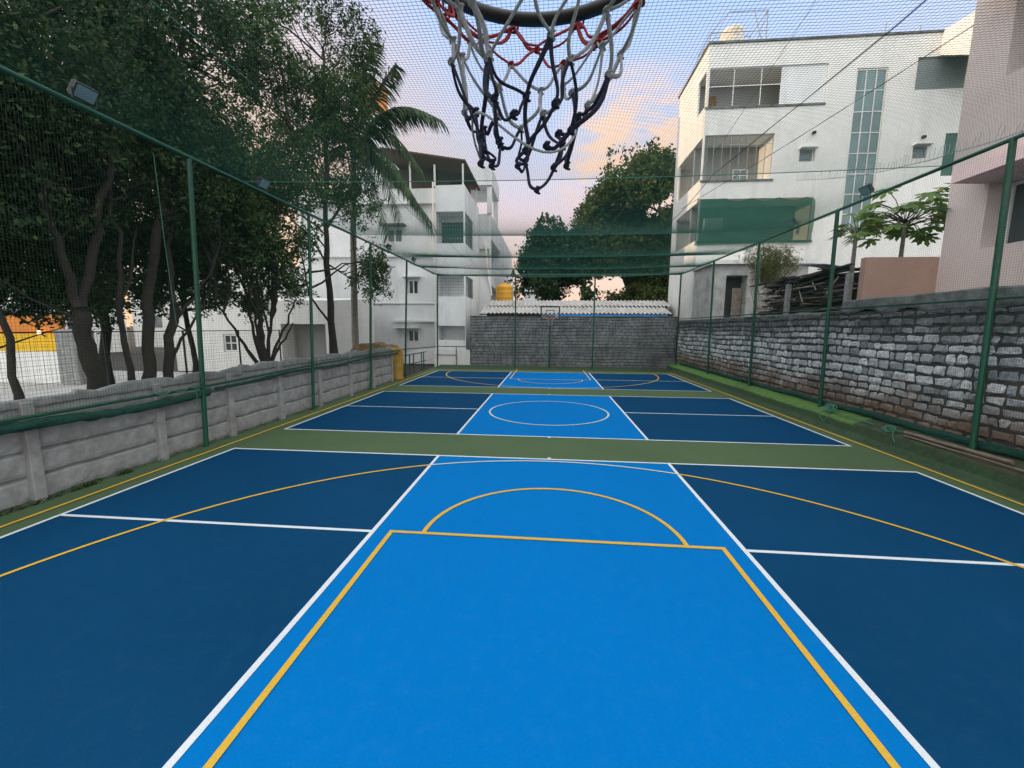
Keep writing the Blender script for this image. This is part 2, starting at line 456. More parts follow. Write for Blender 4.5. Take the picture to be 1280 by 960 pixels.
struct('bank_ledge', lip, M['turf_lip']); struct('bank_ledge', lipd, M['ledge_dark'])
# dark strip of soil-green ground along the far end
g = MB(); g.quad((-7.0, 24.7, .012), (7.05, 24.7, .012), (7.05, 26.15, .10), (-7.0, 26.15, .10)); struct('end_strip', g, M['turf'])

# ------------------------------------------------------------------ low precast wall on the left
lw = thing('concrete_wall', (-7.2, 8, 0), 'low grey precast concrete wall of ribbed panels and posts along the left side line', 'wall')
post_y = [-2.7, -.8, 1.15, 3.05, 4.96, 6.87, 8.59, 10.35, 12.26, 14.29, 16.24, 18.26]
def top_z(y): return 1.42 + (.06 if y > 9 else 0)
for i, y in enumerate(post_y):
    m = MB(); h = top_z(y) + .02 + .02 * nz(y, 0, 0, 3)
    m.bevbox(-7.30, -7.13, y - .075, y + .075, -.04, h, .012, Matrix.Rotation(0, 4, 'Z'))
    m.build('post', M['concrete'], lw)
for i in range(len(post_y) - 1):
    y0, y1 = post_y[i] + .06, post_y[i + 1] - .06
    m = MB(); ny = 36; H = top_z((y0 + y1) / 2)
    zs = []; nr = 4; ph = H / nr
    for r_ in range(nr):
        z0 = r_ * ph
        zs += [(z0 + .0, -.058), (z0 + .026, -.058), (z0 + .045, -.012), (z0 + ph * .3, .0), (z0 + ph * .6, .002), (z0 + ph - .03, -.004), (z0 + ph - .012, -.02)]
    zs.append((H, -.03))
    vs = []
    for (z, d) in zs:
        for k in range(ny + 1):
            y = y0 + (y1 - y0) * k / ny; w = nz(y, z * .3, i, 3.0)
            dz = .022 * w * (1 if d < -.004 else .3)
            vs.append((-7.20 + d + .010 * nz(y, z, 7, 9), y, max(z + dz - .02 * (z < .01), -.05)))
    k = ny + 1
    m.add(vs, [(j * k + a, j * k + a + 1, (j + 1) * k + a + 1, (j + 1) * k + a) for j in range(len(zs) - 1) for a in range(ny)])
    m.quad((-7.295, y0, -.05), (-7.295, y1, -.05), (-7.295, y1, H), (-7.295, y0, H))
    m.quad((-7.295, y0, H), (-7.295, y1, H), (-7.225, y1, H), (-7.225, y0, H))
    m.build('wall_panel', M['concrete'], lw)
m = MB(); vs = []; yy = [-2.7 + .07 * i for i in range(int((18.26 + 2.7) / .07))]
for y in yy:
    lump = .05 + .085 * abs(math.sin(y * 2.3 + 1.2 * math.sin(y * .7))) ** .6 + .025 * nz(y, 2, 9, 3.5)
    if y < 5.6: lump *= .4
    zt = top_z(y); o = .012 * nz(y, 0, 4, 6)
    prof = [(-7.185 + o * .6, zt - .07 + .03 * nz(y, 1, 1, 4)), (-7.172 + o, zt - .04), (-7.180 + o, zt + lump * .6), (-7.195 + o, zt + lump * .95), (-7.215, zt + lump), (-7.275, zt + lump * .96), (-7.29, zt - .08)]
    vs += [(x, y, z) for x, z in prof]
k = 7
m.add(vs, [(j * k + a, j * k + a + 1, (j + 1) * k + a + 1, (j + 1) * k + a) for j in range(len(yy) - 1) for a in range(k - 1)])
m.build('coping', M['coping'], lw)

# weeds at the wall foot
P = []
for _ in range(700):
    y = random.choice([random.uniform(4.2, 5.2), random.uniform(5.3, 5.7), random.uniform(6.0, 6.2), random.uniform(2, 12)])
    x = -7.15 + random.uniform(0, .06); z = random.uniform(0, .05); a = random.uniform(0, 6.28); l = random.uniform(.02, .05)
    d = Vector((math.cos(a) * l, math.sin(a) * l, random.uniform(.2, 1) * l)); e = d.cross(Vector((random.random(), random.random(), random.random()))).normalized() * l * .3
    p = Vector((x, y, z)); P.append([p, p + d * .5 + e, p + d, p + d * .5 - e])
tag(quads_mesh('weeds', np.array([[tuple(v) for v in q_] for q_ in P]), M['leaf_b']), 'tiny green weeds growing along the foot of the low concrete wall', 'weeds', kind='stuff')

# ------------------------------------------------------------------ coursed stone wall on the right
def stones(mb, O, U, V, Nn, W, H, row_h, wmin, wmax, gap, depth, seed, jit=.018):
    rng = random.Random(seed); T = local(O, U, V, Nn); v = 0.0
    while v < H - row_h * .5:
        h = min(row_h * rng.uniform(.82, 1.18), H - v); u = -rng.uniform(0, wmax)
        while u < W:
            w = rng.uniform(wmin, wmax) if rng.random() > .22 else rng.uniform(wmin * .45, wmin)
            a, b = max(u + gap, 0), min(u + w - gap, W)
            if b - a > .07:
                vs = []; d = depth * rng.uniform(.6, 1.1); hh = h * rng.uniform(.9, 1.0)
                wav = .02 * math.sin(u * 1.3 + v * 2)
                for jy in range(4):
                    for ix in range(4):
                        fu = (0, .16, .84, 1)[ix]; fv = (0, .2, .8, 1)[jy]
                        edge = ix in (0, 3) or jy in (0, 3)
                        corner = ix in (0, 3) and jy in (0, 3)
                        uu = a + (b - a) * fu + rng.uniform(-jit, jit); vv = v + gap + (hh - 2 * gap) * fv + rng.uniform(-jit, jit) + wav
                        if corner:
                            uu += (b - a) * (.05 if ix == 0 else -.05); vv += hh * (.08 if jy == 0 else -.08)
                        vs.append(T @ Vector((uu, vv, 0 if edge else d + rng.uniform(-.008, .008))))
                mb.add(vs, [(j * 4 + i, j * 4 + i + 1, (j + 1) * 4 + i + 1, (j + 1) * 4 + i) for j in range(3) for i in range(3)])
            u += w
        v += h

sw = thing('stone_wall', (7.9, 13, .4), 'tall wall of pale dressed stones in dark mortar, red dirt at its foot', 'wall')
m = MB(); m.box(7.76, 8.12, -1, 11.8, .3, 2.95); m.box(7.76, 8.12, 11.8, 26.0, .3, 2.93)
m.build('mortar_core', M['mortar'], sw)
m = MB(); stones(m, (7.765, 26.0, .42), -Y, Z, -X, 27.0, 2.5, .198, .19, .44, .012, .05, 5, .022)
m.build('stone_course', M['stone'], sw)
m = MB(); vs = []
ys = [-1 + .2 * i for i in range(int(27 / .2) + 1)]
for y in ys:
    zt = (3.27 if y < 11.85 else 3.0) + .03 * nz(y, 0, 2, 1.5); lo = (2.93 if y < 11.85 else 2.85) + .16 * nz(y, 3, 2, 1.6) + .05 * nz(y, 5, 2, 5)
    vs += [(7.735 + .012 * nz(y, 1, 5, 3), y, lo), (7.715 + .015 * nz(y, 6, 5, 3), y, lo + .06), (7.72 + .015 * nz(y, 2, 5, 3), y, zt - .03), (7.75, y, zt), (8.13, y, zt + .01), (8.14, y, 2.6)]
m.add(vs, [(j * 6 + a, j * 6 + a + 1, (j + 1) * 6 + a + 1, (j + 1) * 6 + a) for j in range(len(ys) - 1) for a in range(5)])
m.build('cement_cap', M['cement_cap'], sw)

# ------------------------------------------------------------------ grey block wall at the far end
bw = thing('block_wall', (1.3, 26.4, 0), 'dark grey concrete block wall closing the far end under the sheet-roofed shed', 'wall')
m = MB(); m.box(-5.05, 7.74, 26.2, 26.42, -.05, 3.19); m.build('mortar_core', M['mortar'], bw)
m = MB(); stones(m, (-5.05, 26.197, 0), X, Z, -Y, 12.78, 3.16, .2, .36, .42, .007, .018, 8, .004); m.build('block_course', M['block'], bw)
m = MB(); m.box(-5.06, 7.745, 26.17, 26.45, 3.192, 3.23); m.build('coping', M['cement_cap'], bw)

# ------------------------------------------------------------------ green steel frames
def pole(parent, p0, p1, r=.045, name='post'):
    m = MB(); m.tube([p0, p1], r, 14); o = m.build(name, M['green_steel'], parent, smooth=False)
    return o
def rail(parent, pts, r=.032, name='rail'):
    m = MB(); m.tube(pts, r, 10); return m.build(name, M['green_steel'], parent)
lf = thing('steel_fence_frame', (-7.1, 13, 0), 'green steel frame of five posts and rails beside the low concrete wall', 'fence frame')
LB = [(-7.09, -1.0), (-7.09, 3.4), (-7.09, 7.74), (-7.08, 11.68), (-7.1, 15.77), (-7.12, 19.82)]
for x, y in LB: pole(lf, (x, y, -.02), (-6.88, y, 5.66))
rail(lf, [(-6.87, -1.2, 5.66), (-6.87, 25.2, 5.66)], .035, 'top_rail')
rail(lf, [(-7.03, -1.2, 1.24), (-7.03, 7.7, 1.26), (-7.03, 11.7, 1.36), (-7.05, 19.8, 1.42), (-7.0, 25.1, 1.3)], .026, 'mid_rail')
rf = thing('steel_fence_frame', (7.5, 13, .4), 'green steel frame standing on the turf ledge before the stone wall', 'fence frame')
for y in (-1.2, 3.6, 7.78, 11.95, 16.05, 20.2): pole(rf, (7.5, y, .38), (7.5, y + .15, 5.62), .048)
rail(rf, [(7.5, -1.4, 5.62), (7.5, 25.2, 5.62)], .035, 'top_rail')
rail(rf, [(7.53, -1.4, 3.04), (7.53, 25.2, 3.06)], .022, 'mid_rail')
bf = thing('steel_fence_frame', (0, 25.2, 0), 'green steel frame across the far end before the block wall', 'fence frame')
for (x, y, z0) in ((-6.95, 25.2, 0), (-2.08, 25.25, .02), (2.62, 25.25, .03), (7.5, 25.2, .4)): pole(bf, (x, y, z0), (x + (.1 if x < -6 else 0), y, 5.64), .045)
rail(bf, [(-6.85, 25.2, 5.64), (7.5, 25.2, 5.62)], .035, 'top_rail')
rail(bf, [(-6.95, 25.2, 1.32), (7.5, 25.2, 1.32)], .024, 'mid_rail')

# small green railings at the open corner
gr = thing('railing', (-7.1, 21.6, 0), 'short green pipe railing beyond the end of the low concrete wall', 'railing')
for (x, y) in ((-7.35, 21.2), (-7.3, 21.7), (-7.3, 23.1), (-7.3, 23.5)):
    m = MB(); m.tube([(x, y, -.02), (x, y, 1.05)], .03, 10); m.build('post', M['green_steel'], gr)
for z in (.55, 1.05): rail(gr, [(-7.36, 20.4, z), (-7.3, 24.0, z)], .026)

# ------------------------------------------------------------------ nets (real twine)
def strand(V, F, pts, r):
    n = len(pts); o = len(V)
    for i, p in enumerate(pts):
        a = pts[max(i - 1, 0)]; b = pts[min(i + 1, n - 1)]
        t = Vector((b[0] - a[0], b[1] - a[1], b[2] - a[2])).normalized()
        e = t.cross(Z) if abs(t.z) < .9 else t.cross(X); e.normalize(); f = e.cross(t)
        for k in range(3):
            an = 2.094 * k; w = e * math.cos(an) * r + f * math.sin(an) * r
            V.append((p[0] + w.x, p[1] + w.y, p[2] + w.z))
    for i in range(n - 1):
        for k in range(3):
            k2 = (k + 1) % 3; F.append((o + i * 3 + k, o + i * 3 + k2, o + i * 3 + 3 + k2, o + i * 3 + 3 + k))
WY = [-1.4, 9.1, 14.3, 18.7, 22.2, 25.2]
def roof_z(x, y):
    t = (x + 6.87) / 14.37; zz = 5.66 - .04 * t - .16 * 4 * t * (1 - t) * .6
    for a, b in zip(WY[:-1], WY[1:]):
        if a <= y <= b:
            s = (y - a) / (b - a); zz -= .20 * math.sin(math.pi * s) * (.35 + .65 * min(1, 6 * t * (1 - t)))
            zz -= .05 * nz(x, y, 3, .35) * math.sin(math.pi * s)
    return zz
CELL = .042
def build_net(name, V, F, mat, label):
    m = MB(); m.v = V; m.f = F; return tag(m.build(name, mat), label, 'netting')
V_, F_ = [], []
ysamp = []
for a, b in zip(WY[:-1], WY[1:]): ysamp += [a + (b - a) * k / (14 if b - a > 6 else 7) for k in range(14 if b - a > 6 else 7)]
ysamp.append(25.2)
x = -6.86
while x < 7.5:
    strand(V_, F_, [(x + .02 * math.sin(y * .9 + x * .3), y, roof_z(x, y)) for y in ysamp], .0018); x += CELL
y = -1.4; xs_ = [-6.86 + 14.36 * k / 12 for k in range(13)]
while y < 25.2:
    strand(V_, F_, [(x, y, roof_z(x, y)) for x in xs_], .0019); y += CELL
build_net('roof_net', V_, F_, M['net_cord'], 'green sports net stretched overhead as a roof across the whole court')
V_, F_ = [], []
def lx_(z): return -7.05 + .19 * (z - 0) / 5.66
y = -1.2
while y < 25.2:
    strand(V_, F_, [(lx_(1.26) + .01, y, 1.26), (lx_(3.4) + .03 * math.sin(y), y, 3.4), (lx_(5.66), y, 5.66)], .0013); y += CELL
z = 1.3
while z < 5.66:
    strand(V_, F_, [(lx_(z) + .03 * math.sin(yy_) * math.sin((z - 1.26) / 4.4 * math.pi), yy_, z) for yy_ in [-1.2 + 26.4 * k / 12 for k in range(13)]], .0013); z += CELL
build_net('side_net', V_, F_, M['net_cord_dark'], 'green side net hanging from the top rail beside the trees')
V_, F_ = [], []
y = -1.4
while y < 25.2:
    strand(V_, F_, [(7.46, y, .55), (7.44 + .03 * math.sin(y), y, 3.), (7.47, y, 5.62)], .0013); y += CELL
z = .58
while z < 5.62:
    strand(V_, F_, [(7.455 + .02 * math.sin(yy_), yy_, z) for yy_ in [-1.4 + 26.6 * k / 12 for k in range(13)]], .0013); z += CELL
build_net('side_net', V_, F_, M['net_cord_dark'], 'green side net hanging before the stone wall')
V_, F_ = [], []
x = -6.85
while x < 7.5:
    strand(V_, F_, [(x, 25.14, .1), (x, 25.12, 3.), (x, 25.15, 5.62)], .0011); x += CELL * 1.5
z = .15
while z < 5.62:
    strand(V_, F_, [(-6.85, 25.14, z), (0, 25.12, z), (7.5, 25.14, z)], .0011); z += CELL * 1.5
build_net('end_net', V_, F_, M['net_cord_dark'], 'green net closing the far end before the block wall')

# support wires of the roof net
def wire(name, pts, r, mat, label, cat, group=None):
    m = MB(); m.tube(pts, r, 6); return tag(m.build(name, mat), label, cat, group)
for y, w in zip(WY[1:-1], ('nearest to the basketball hoop', 'midway over the second court', 'over the last gap between courts', 'closest to the block wall')):
    wire('support_wire', [(-6.87 + 14.37 * k / 14, y, roof_z(-6.87 + 14.37 * k / 14, y) + .012) for k in range(15)], .007, M['rope'],
         'pale green wire crossing under the sky net, ' + w, 'wire', 'wires carrying the roof net')
for xx, w, mm in ((-3.62, 'pale green wire carrying the net roof, running lengthwise on the tree side', 'rope'), (3.2, 'dark wire carrying the net roof, running lengthwise towards the white block', 'black_cable')):
    wire('support_wire', [(xx, yy_, roof_z(xx, yy_) + .014) for yy_ in ysamp], .006, M[mm], w, 'wire', 'wires carrying the roof net')

# slack rope with short ties seen over the right hand rail
m = MB(); pts = []
for k in range(40):
    t = k / 39; y = 14.6 - 7.2 * t; zz = 7.2 - 1.5 * t - .25 * math.sin(math.pi * t)
    pts.append((7.72 + .03 * math.sin(k), y, zz))
m.tube(pts, .008, 5)
for k in range(0, 39):
    for s in (0, .5):
        p = Vector(pts[k]).lerp(Vector(pts[k + 1]), s); m.tube([p, p + Vector((.02, .05 * math.sin(k * 3 + s), .20 + .04 * math.sin(k * 5 + s * 9)))], .005, 4)
tag(m.build('spiked_wire', M['grey_metal']), 'thin sagging wire set with short upright spikes before the white and pink houses', 'wire')

# bunched net along the low wall
def bunch(name, path, rx, rz, mat, label, seed, amp=.5):
    m = MB(); vs = []; n = 14; N = len(path)
    for i, p in enumerate(path):
        for k in range(n):
            an = 2 * math.pi * k / n
            f = 1 + amp * nz(p[0] * .5 + math.cos(an) * 1.1, p[1] * 2.2 + seed, math.sin(an) * 1.1 + p[2], 1.6) + .25 * nz(math.cos(an) * 3, p[1] * 7, seed + math.sin(an) * 3)
            vs.append((p[0] + math.cos(an) * rx * f, p[1], p[2] + math.sin(an) * rz * f))
    fs = [(i * n + k, i * n + (k + 1) % n, (i + 1) * n + (k + 1) % n, (i + 1) * n + k) for i in range(N - 1) for k in range(n)]
    fs += [tuple(range(n)), tuple((N - 1) * n + k for k in range(n))]
    m.add(vs, fs); o = m.build(name, mat, None, smooth=True)
    return tag(o, label, 'netting')
M['bunched'] = simple('bunched_green_netting', (.006, .056, .037), .95, .5, 22, bmp=.9, stain=(.006, .04, .03), stain_scale=(3, 1.2, 9))
bunch('bunched_net', [(-7.04, y, 1.13 + .03 * math.sin(y * 1.7) - .02 * y / 7) for y in [-1 + .1 * i for i in range(90)]], .030, .070, M['bunched'], 'dark green net gathered into a thick roll along the low wall rail', 1)
bunch('bunched_net', [(-7.045, y, 1.2 + .03 * math.sin(y * 1.3) + .01 * (y - 8)) for y in [8.05 + .12 * i for i in range(90)]], .018, .03, M['bunched'], 'thin gathered net roll continuing along the rail towards the yellow drum', 4)
bunch('bunched_net', [(7.64, y, .50 + .02 * math.sin(y * 2)) for y in [3 + .12 * i for i in range(182)]], .06, .075, M['bunched'], 'dark green net bundle lying along the foot of the stone wall', 9)

# ropes and knots
def loops(c, n, rr, seed):
    rng = random.Random(seed); pts = []
    for k in range(n * 12):
        a = k / 12 * 2 * math.pi; f = 1 + .35 * math.sin(k * .37 + seed)
        pts.append((c[0] + rr * f * .5 * math.cos(a * .97) + rng.uniform(-.004, .004), c[1] + rr * f * 1.4 * math.sin(a) + .02 * k / 12, c[2] + rr * f * .5 * math.cos(a) + .004 * k / 12))
    return pts
m = MB(); m.tube(loops((7.36, 11.3, .47), 5, .14, 3), .011, 6); m.tube([(7.36, 11.3, .42), (7.32, 10.7, .40), (7.34, 10.2, .40), (7.33, 9.8, .38)], .012, 6); m.tube([(7.3, 11.5, .40), (7.22, 11.45, .34), (7.18, 11.4, .2), (7.2, 11.25, .13), (7.22, 11.2, .24), (7.27, 11.2, .38)], .011, 6)
tag(m.build('rope', M['rope']), 'pale green rope tangled at the foot of the second post on the turf ledge', 'rope')
m = MB(); m.tube(loops((7.33, 9.35, .40), 3, .10, 6), .009, 6); m.tube([(7.33, 9.3, .39), (7.4, 8.9, .42), (7.45, 8.5, .44)], .009, 6); m.tube([(7.3, 9.2, .39), (7.21, 9.12, .33), (7.18, 9.0, .2)], .009, 6)
tag(m.build('rope', M['rope']), 'smaller pale green rope coil beside the fallen poles on the turf ledge', 'rope')
m = MB(); m.tube([(-6.99, 6.5 + .12 * k, 1.27 + .03 * math.sin(k * 1.9)) for k in range(10)], .008, 6); m.tube(loops((-6.97, 7.4, 1.3), 2, .06, 2), .008, 6); m.tube([(-6.97, 7.45, 1.28), (-6.96, 7.5, 1.1), (-6.97, 7.46, .92)], .007, 6)
tag(m.build('rope', M['rope']), 'pale green rope tied round the gathered net by the first post', 'rope')
m = MB(); m.tube([(-7.02, 7.15, 5.5), (-7.03, 7.2, 4.0), (-7.04, 7.28, 2.5)], .006, 6); tag(m.build('rope', M['rope']), 'thin pale cord hanging straight down beside the first post near the trees', 'rope')
for (a, b, r_, lb) in (((7.36, 9.0, .41), (7.36, 7.0, .43), .032, 'thick weathered wooden pole lying on the turf ledge'), ((7.27, 8.9, .37), (7.27, 6.3, .38), .016, 'thin weathered stick lying on the ledge edge before the thick pole')):
    m = MB(); a, b = Vector(a), Vector(b)
    m.tube([a.lerp(b, t) + Vector((.012 * nz(t * 5, 1, r_), 0, .01 * nz(t * 4, 3, 1))) for t in [i / 12 for i in range(13)]], [r_ * (1 + .15 * nz(i, 0, 3, .9)) for i in range(13)], 8)
    tag(m.build('wooden_pole', M['timber_worn']), lb, 'pole')

# ------------------------------------------------------------------ floodlights
def floodlight(x, y, z, side, label, yaw=0):
    t = thing('floodlight', (x, y, z), label, 'floodlight', 'floodlights on the fence top rails')
    d = -side
    T = Matrix.Translation((x, y, z + .17)) @ Matrix.Rotation(R(yaw), 4, 'Z') @ Matrix.Rotation(R(35) * d, 4, 'Y')
    # local x points to the court, tilted down
    T = T @ Matrix.Scale(.74, 4)
    m = MB(); m.bevbox(-.05, .05, -.21, .21, -.15, .15, .012, T)
    for k in range(7): m.box(-.085 * d - .03, -.05 * d + .0, -.18 + .055 * k, -.17 + .055 * k, -.12, .12, T) if d > 0 else m.box(.05, .085, -.18 + .055 * k, -.17 + .055 * k, -.12, .12, T)
    m.build('housing', M['dark_metal'], t)
    m = MB()
    if d > 0: m.box(.052, .058, -.18, .18, -.12, .12, T)
    else: m.box(-.058, -.052, -.18, .18, -.12, .12, T)
    m.build('glass', M['lamp_glass'], t)
    m = MB(); m.tube([(x, y - .165, z + .17), (x, y - .165, z + .03), (x, y, z), (x, y + .165, z + .03), (x, y + .165, z + .17)], .010, 6); m.build('bracket', M['dark_metal'], t)
floodlight(-6.87, 5.97, 5.70, -1, 'large floodlight on the top rail among the near trees, above the first post')
floodlight(-6.87, 9.8, 5.70, -1, 'floodlight half hidden in foliage between the first and second posts of the tree side')
floodlight(-6.87, 17.6, 5.70, -1, 'small floodlight on the tree side rail before the white apartment block')
floodlight(-6.87, 20.9, 5.70, -1, 'tiny floodlight on the tree side rail closest to the far corner')
floodlight(7.5, 11.14, 5.66, 1, 'floodlight on the rail before the tall stair window')
floodlight(7.5, 14.22, 5.66, 1, 'floodlight on the rail before the green shade sheet')

# ------------------------------------------------------------------ near basketball hoop
HC = Vector((-.02, .60, 3.05)); RR = .225
hp = thing('basketball_hoop', (-.02, -1.1, 0), 'black basketball rim with red, white and navy cord net at the top of the view', 'basketball hoop')
m = MB(); m.tube([(HC.x + RR * math.cos(R(a)), HC.y + RR * math.sin(R(a)), HC.z) for a in range(0, 360, 5)], .0108, 14, closed=True)
rim = m.build('rim', M['dark_metal'], hp, smooth=True)
for k in range(12):
    a = R(15 + 30 * k); p = Vector((HC.x + RR * math.cos(a), HC.y + RR * math.sin(a), HC.z - .009)); tdir = Vector((-math.sin(a), math.cos(a), 0))
    m = MB(); m.tube([p - tdir * .012, p - tdir * .01 + Vector((0, 0, -.014)), p + tdir * .01 + Vector((0, 0, -.014)), p + tdir * .012], .0025, 6); m.build('hook', M['dark_metal'], rim)
m = MB(); m.box(HC.x - .09, HC.x + .09, .0, .02, 2.98, 3.12); m.box(HC.x - .05, HC.x + .05, .02, .385, 3.035, 3.05); m.build('bracket', M['dark_metal'], hp)
m = MB(); m.box(HC.x - .9, HC.x + .9, -.05, -.004, 2.92, 3.95); m.build('backboard', M['white_wall'], hp)
m = MB(); m.tube([(HC.x, -1.1, -.02), (HC.x, -1.1, 3.4), (HC.x, -.9, 3.55), (HC.x, -.06, 3.55)], .06, 12); m.build('pole', M['green_steel'], hp)
# the net: knots per level; colours by tier
lev = [(0, .222), (-.070, .172), (-.106, .142), (-.162, .108), (-.216, .092), (-.268, .077), (-.308, .055)]
tiers = ['red_cord', 'red_cord', 'white_cord', 'white_cord', 'navy_cord', 'navy_cord']
rng = random.Random(21)
knots = []
for i, (dz, rr) in enumerate(lev):
    row = []
    for k in range(12):
        j = min(i, 4)
        a = R(15 + 30 * k + (15 if i % 2 else 0) + rng.uniform(-2.6, 2.6) * j); r2 = rr + rng.uniform(-.004, .004) * j
        row.append(Vector((HC.x - .018 * (dz / -.308) + r2 * math.cos(a), HC.y + r2 * math.sin(a), HC.z - .012 + dz + rng.uniform(-.006, .006) * j)))
    knots.append(row)
cords = {c: MB() for c in ('red_cord', 'white_cord', 'navy_cord')}
def ribbon(mb, pts, w, t):
    """flattened braided cord: an elliptical section that slowly twists"""
    pts = [Vector(p) for p in pts]; n = 8; vs = []; N = len(pts); tw0 = rng.uniform(0, 3.1); tw = rng.uniform(-1.5, 1.5); ref = None
    for i, p in enumerate(pts):
        d = (pts[min(i + 1, N - 1)] - pts[max(i - 1, 0)]).normalized()
        if ref is None: ref = d.orthogonal().normalized()
        a = d.cross(ref); a = a.normalized() if a.length > 1e-5 else d.orthogonal().normalized(); b = a.cross(d).normalized(); ref = b
        an0 = tw0 + tw * i / N; e1 = a * math.cos(an0) + b * math.sin(an0); e2 = b * math.cos(an0) - a * math.sin(an0)
        for k in range(n): vs.append(p + e1 * w * math.cos(2 * math.pi * k / n) + e2 * t * math.sin(2 * math.pi * k / n))
    fs = [(i * n + k, i * n + (k + 1) % n, (i + 1) * n + (k + 1) % n, (i + 1) * n + k) for i in range(N - 1) for k in range(n)]
    fs += [tuple(range(n)), tuple((N - 1) * n + k for k in reversed(range(n)))]
    mb.add(vs, fs)
def cord(mb, a, b, sag, w, t=.0018):
    c = Vector((HC.x, HC.y, (a.z + b.z) / 2)); out = ((a + b) / 2 - c); out.z = 0
    out = out.normalized() if out.length > 0 else X
    pts = []; side = (b - a).cross(out).normalized(); w1, w2 = rng.uniform(-1, 1), rng.uniform(-1, 1)
    for k in range(11):
        u = k / 10; s_ = math.sin(math.pi * u)
        pts.append(a.lerp(b, u) + out * sag * s_ + side * (s_ * w1 * .006 + math.sin(2 * math.pi * u) * w2 * .004) + Vector((0, 0, -.009 * s_)))
    ribbon(mb, pts, w, t)
skip = {(5, 3, 0), (5, 9, 1), (5, 6, 1)}
for i in range(6):
    mb = cords[tiers[i]]
    for k in range(12):
        a = knots[i][k]
        for q_, kk in enumerate((k, k - 1) if i % 2 == 0 else (k, (k + 1) % 12)):
            if (i, k, q_) in skip: continue
            b = knots[i + 1][kk]
            if i == 0:
                cord(mb, a + Vector((0, 0, -.004)), b, .004, .0034); cord(mb, a + Vector((.004, 0, -.004)), b + Vector((.003, 0, .006)), -.006, .0028)
            else: cord(mb, a, b, rng.uniform(-.006, .008), (.0026, .0026, .0026, .0028, .0030, .0026)[i])
for i in range(1, 7):
    for k in range(12):
        p = knots[i][k]; c = cords[tiers[i - 1]]
        c.ball(p, .0040, 10, 7, (1, 1, 1.35)); c.tube([p + Vector((.0038 * math.cos(j * .9), .0038 * math.sin(j * .9), .0013 * j - .0055)) for j in range(10)], .0018, 6)
for k in (5, 9):
    p = knots[6][k]; d = Vector((rng.uniform(-.02, .02), rng.uniform(-.02, .02), -.018))
    ribbon(cords['navy_cord'], [p + d * math.sin(math.pi * u) + Vector((.007 * math.sin(2 * math.pi * u), 0, 0)) for u in [i_ / 14 for i_ in range(15)]], .0026, .0017)
pts = [Vector((HC.x - .02 + .070 * math.cos(R(a)), HC.y + .062 * math.sin(R(a)), HC.z - .305 + .03 * math.sin(R(a * 2 + 40)))) for a in range(150, 420, 9)]
cords['white_cord'].tube(pts, .0016, 6)
for c in ('red_cord', 'white_cord', 'navy_cord'):
    tag(cords[c].build('net_cord', M[c], hp, smooth=True), {'red_cord': 'red top tier of the net', 'white_cord': 'greyish white middle tier of the net', 'navy_cord': 'navy bottom tier of the net'}[c])

# ------------------------------------------------------------------ far basketball hoop
fh = thing('basketball_hoop', (0, 25.5, 0), 'small clear-backed basketball hoop on a green pole at the far end', 'basketball hoop')
m = MB(); m.tube([(.02, 25.6, -.02), (.02, 25.6, 3.0), (.02, 25.25, 3.2)], .05, 12); m.build('pole', M['green_steel'], fh)
m = MB()
for (a, b, c, d) in ((-.56, .60, 2.98, 3.06), (-.56, .60, 3.72, 3.80), (-.56, -.48, 3.06, 3.72), (.52, .60, 3.06, 3.72)): m.box(a, b, 25.0, 25.06, c, d)
fr = m.build('board_frame', M['dark_metal'], fh)
m = MB()
for (a, b, c, d) in ((-.24, .28, 3.14, 3.18), (-.24, .28, 3.52, 3.56), (-.24, -.20, 3.18, 3.52), (.24, .28, 3.18, 3.52)): m.box(a, b, 24.99, 24.998, c, d)
m.build('target_square', M['dark_metal'], fr)
def clear_mat():
    m, nt, b = new_mat('clear_acrylic'); b.inputs['Base Color'].default_value = (.5, .52, .55, 1); b.inputs['Roughness'].default_value = .1; b.inputs['Alpha'].default_value = .15
    return m
m = MB(); m.box(-.48, .52, 25.01, 25.03, 3.06, 3.72); m.build('board_pane', clear_mat(), fr)
m = MB(); m.tube([(.02 + .225 * math.cos(R(a)), 24.66 + .225 * math.sin(R(a)), 3.03) for a in range(0, 360, 15)], .010, 8, closed=True); m.box(-.04, .08, 24.88, 24.99, 3.0, 3.04)
m.build('rim', M['orange_paint'], fh)
m = MB()
for k in range(12):
    for s in (-1, 1):
        a0, a1 = R(30 * k), R(30 * k + s * 45); m.tube([(.02 + .22 * math.cos(a0), 24.66 + .22 * math.sin(a0), 3.02), (.02 + .13 * math.cos(a1), 24.66 + .13 * math.sin(a1), 2.64)], .005, 4)
m.build('net_cord', M['white_cord'], fh)

# ------------------------------------------------------------------ shed with sheet roof behind the block wall
sh = thing('shed', (1.8, 28.5, 0), 'long low shed with a weathered corrugated roof behind the block wall', 'shed')
def corrugated(mb, x0, x1, ya, za, yb, zb, pitch=.26, amp=.045, ny=3, skew=0.):
    n = int((x1 - x0) / (pitch / 4)); vs = []
    for j in range(ny + 1):
        t = j / ny
        for i in range(n + 1):
            x = x0 + (x1 - x0) * i / n + skew * t; ph = (i % 4)
            vs.append((x, ya + (yb - ya) * t, za + (zb - za) * t + amp * (0, 1, 0, -1)[ph] + .02 * nz(x, t, 1, .6)))
    mb.add(vs, [(j * (n + 1) + i, j * (n + 1) + i + 1, (j + 1) * (n + 1) + i + 1, (j + 1) * (n + 1) + i) for j in range(ny) for i in range(n)])
m = MB(); corrugated(m, -4.5, 7.5, 26.55, 3.42, 28.6, 3.98); m.build('roof', M['asbestos'], sh)
m = MB(); corrugated(m, -4.2, 8.0, 28.35, 3.98, 30.2, 4.45); m.build('roof', M['asbestos'], sh)
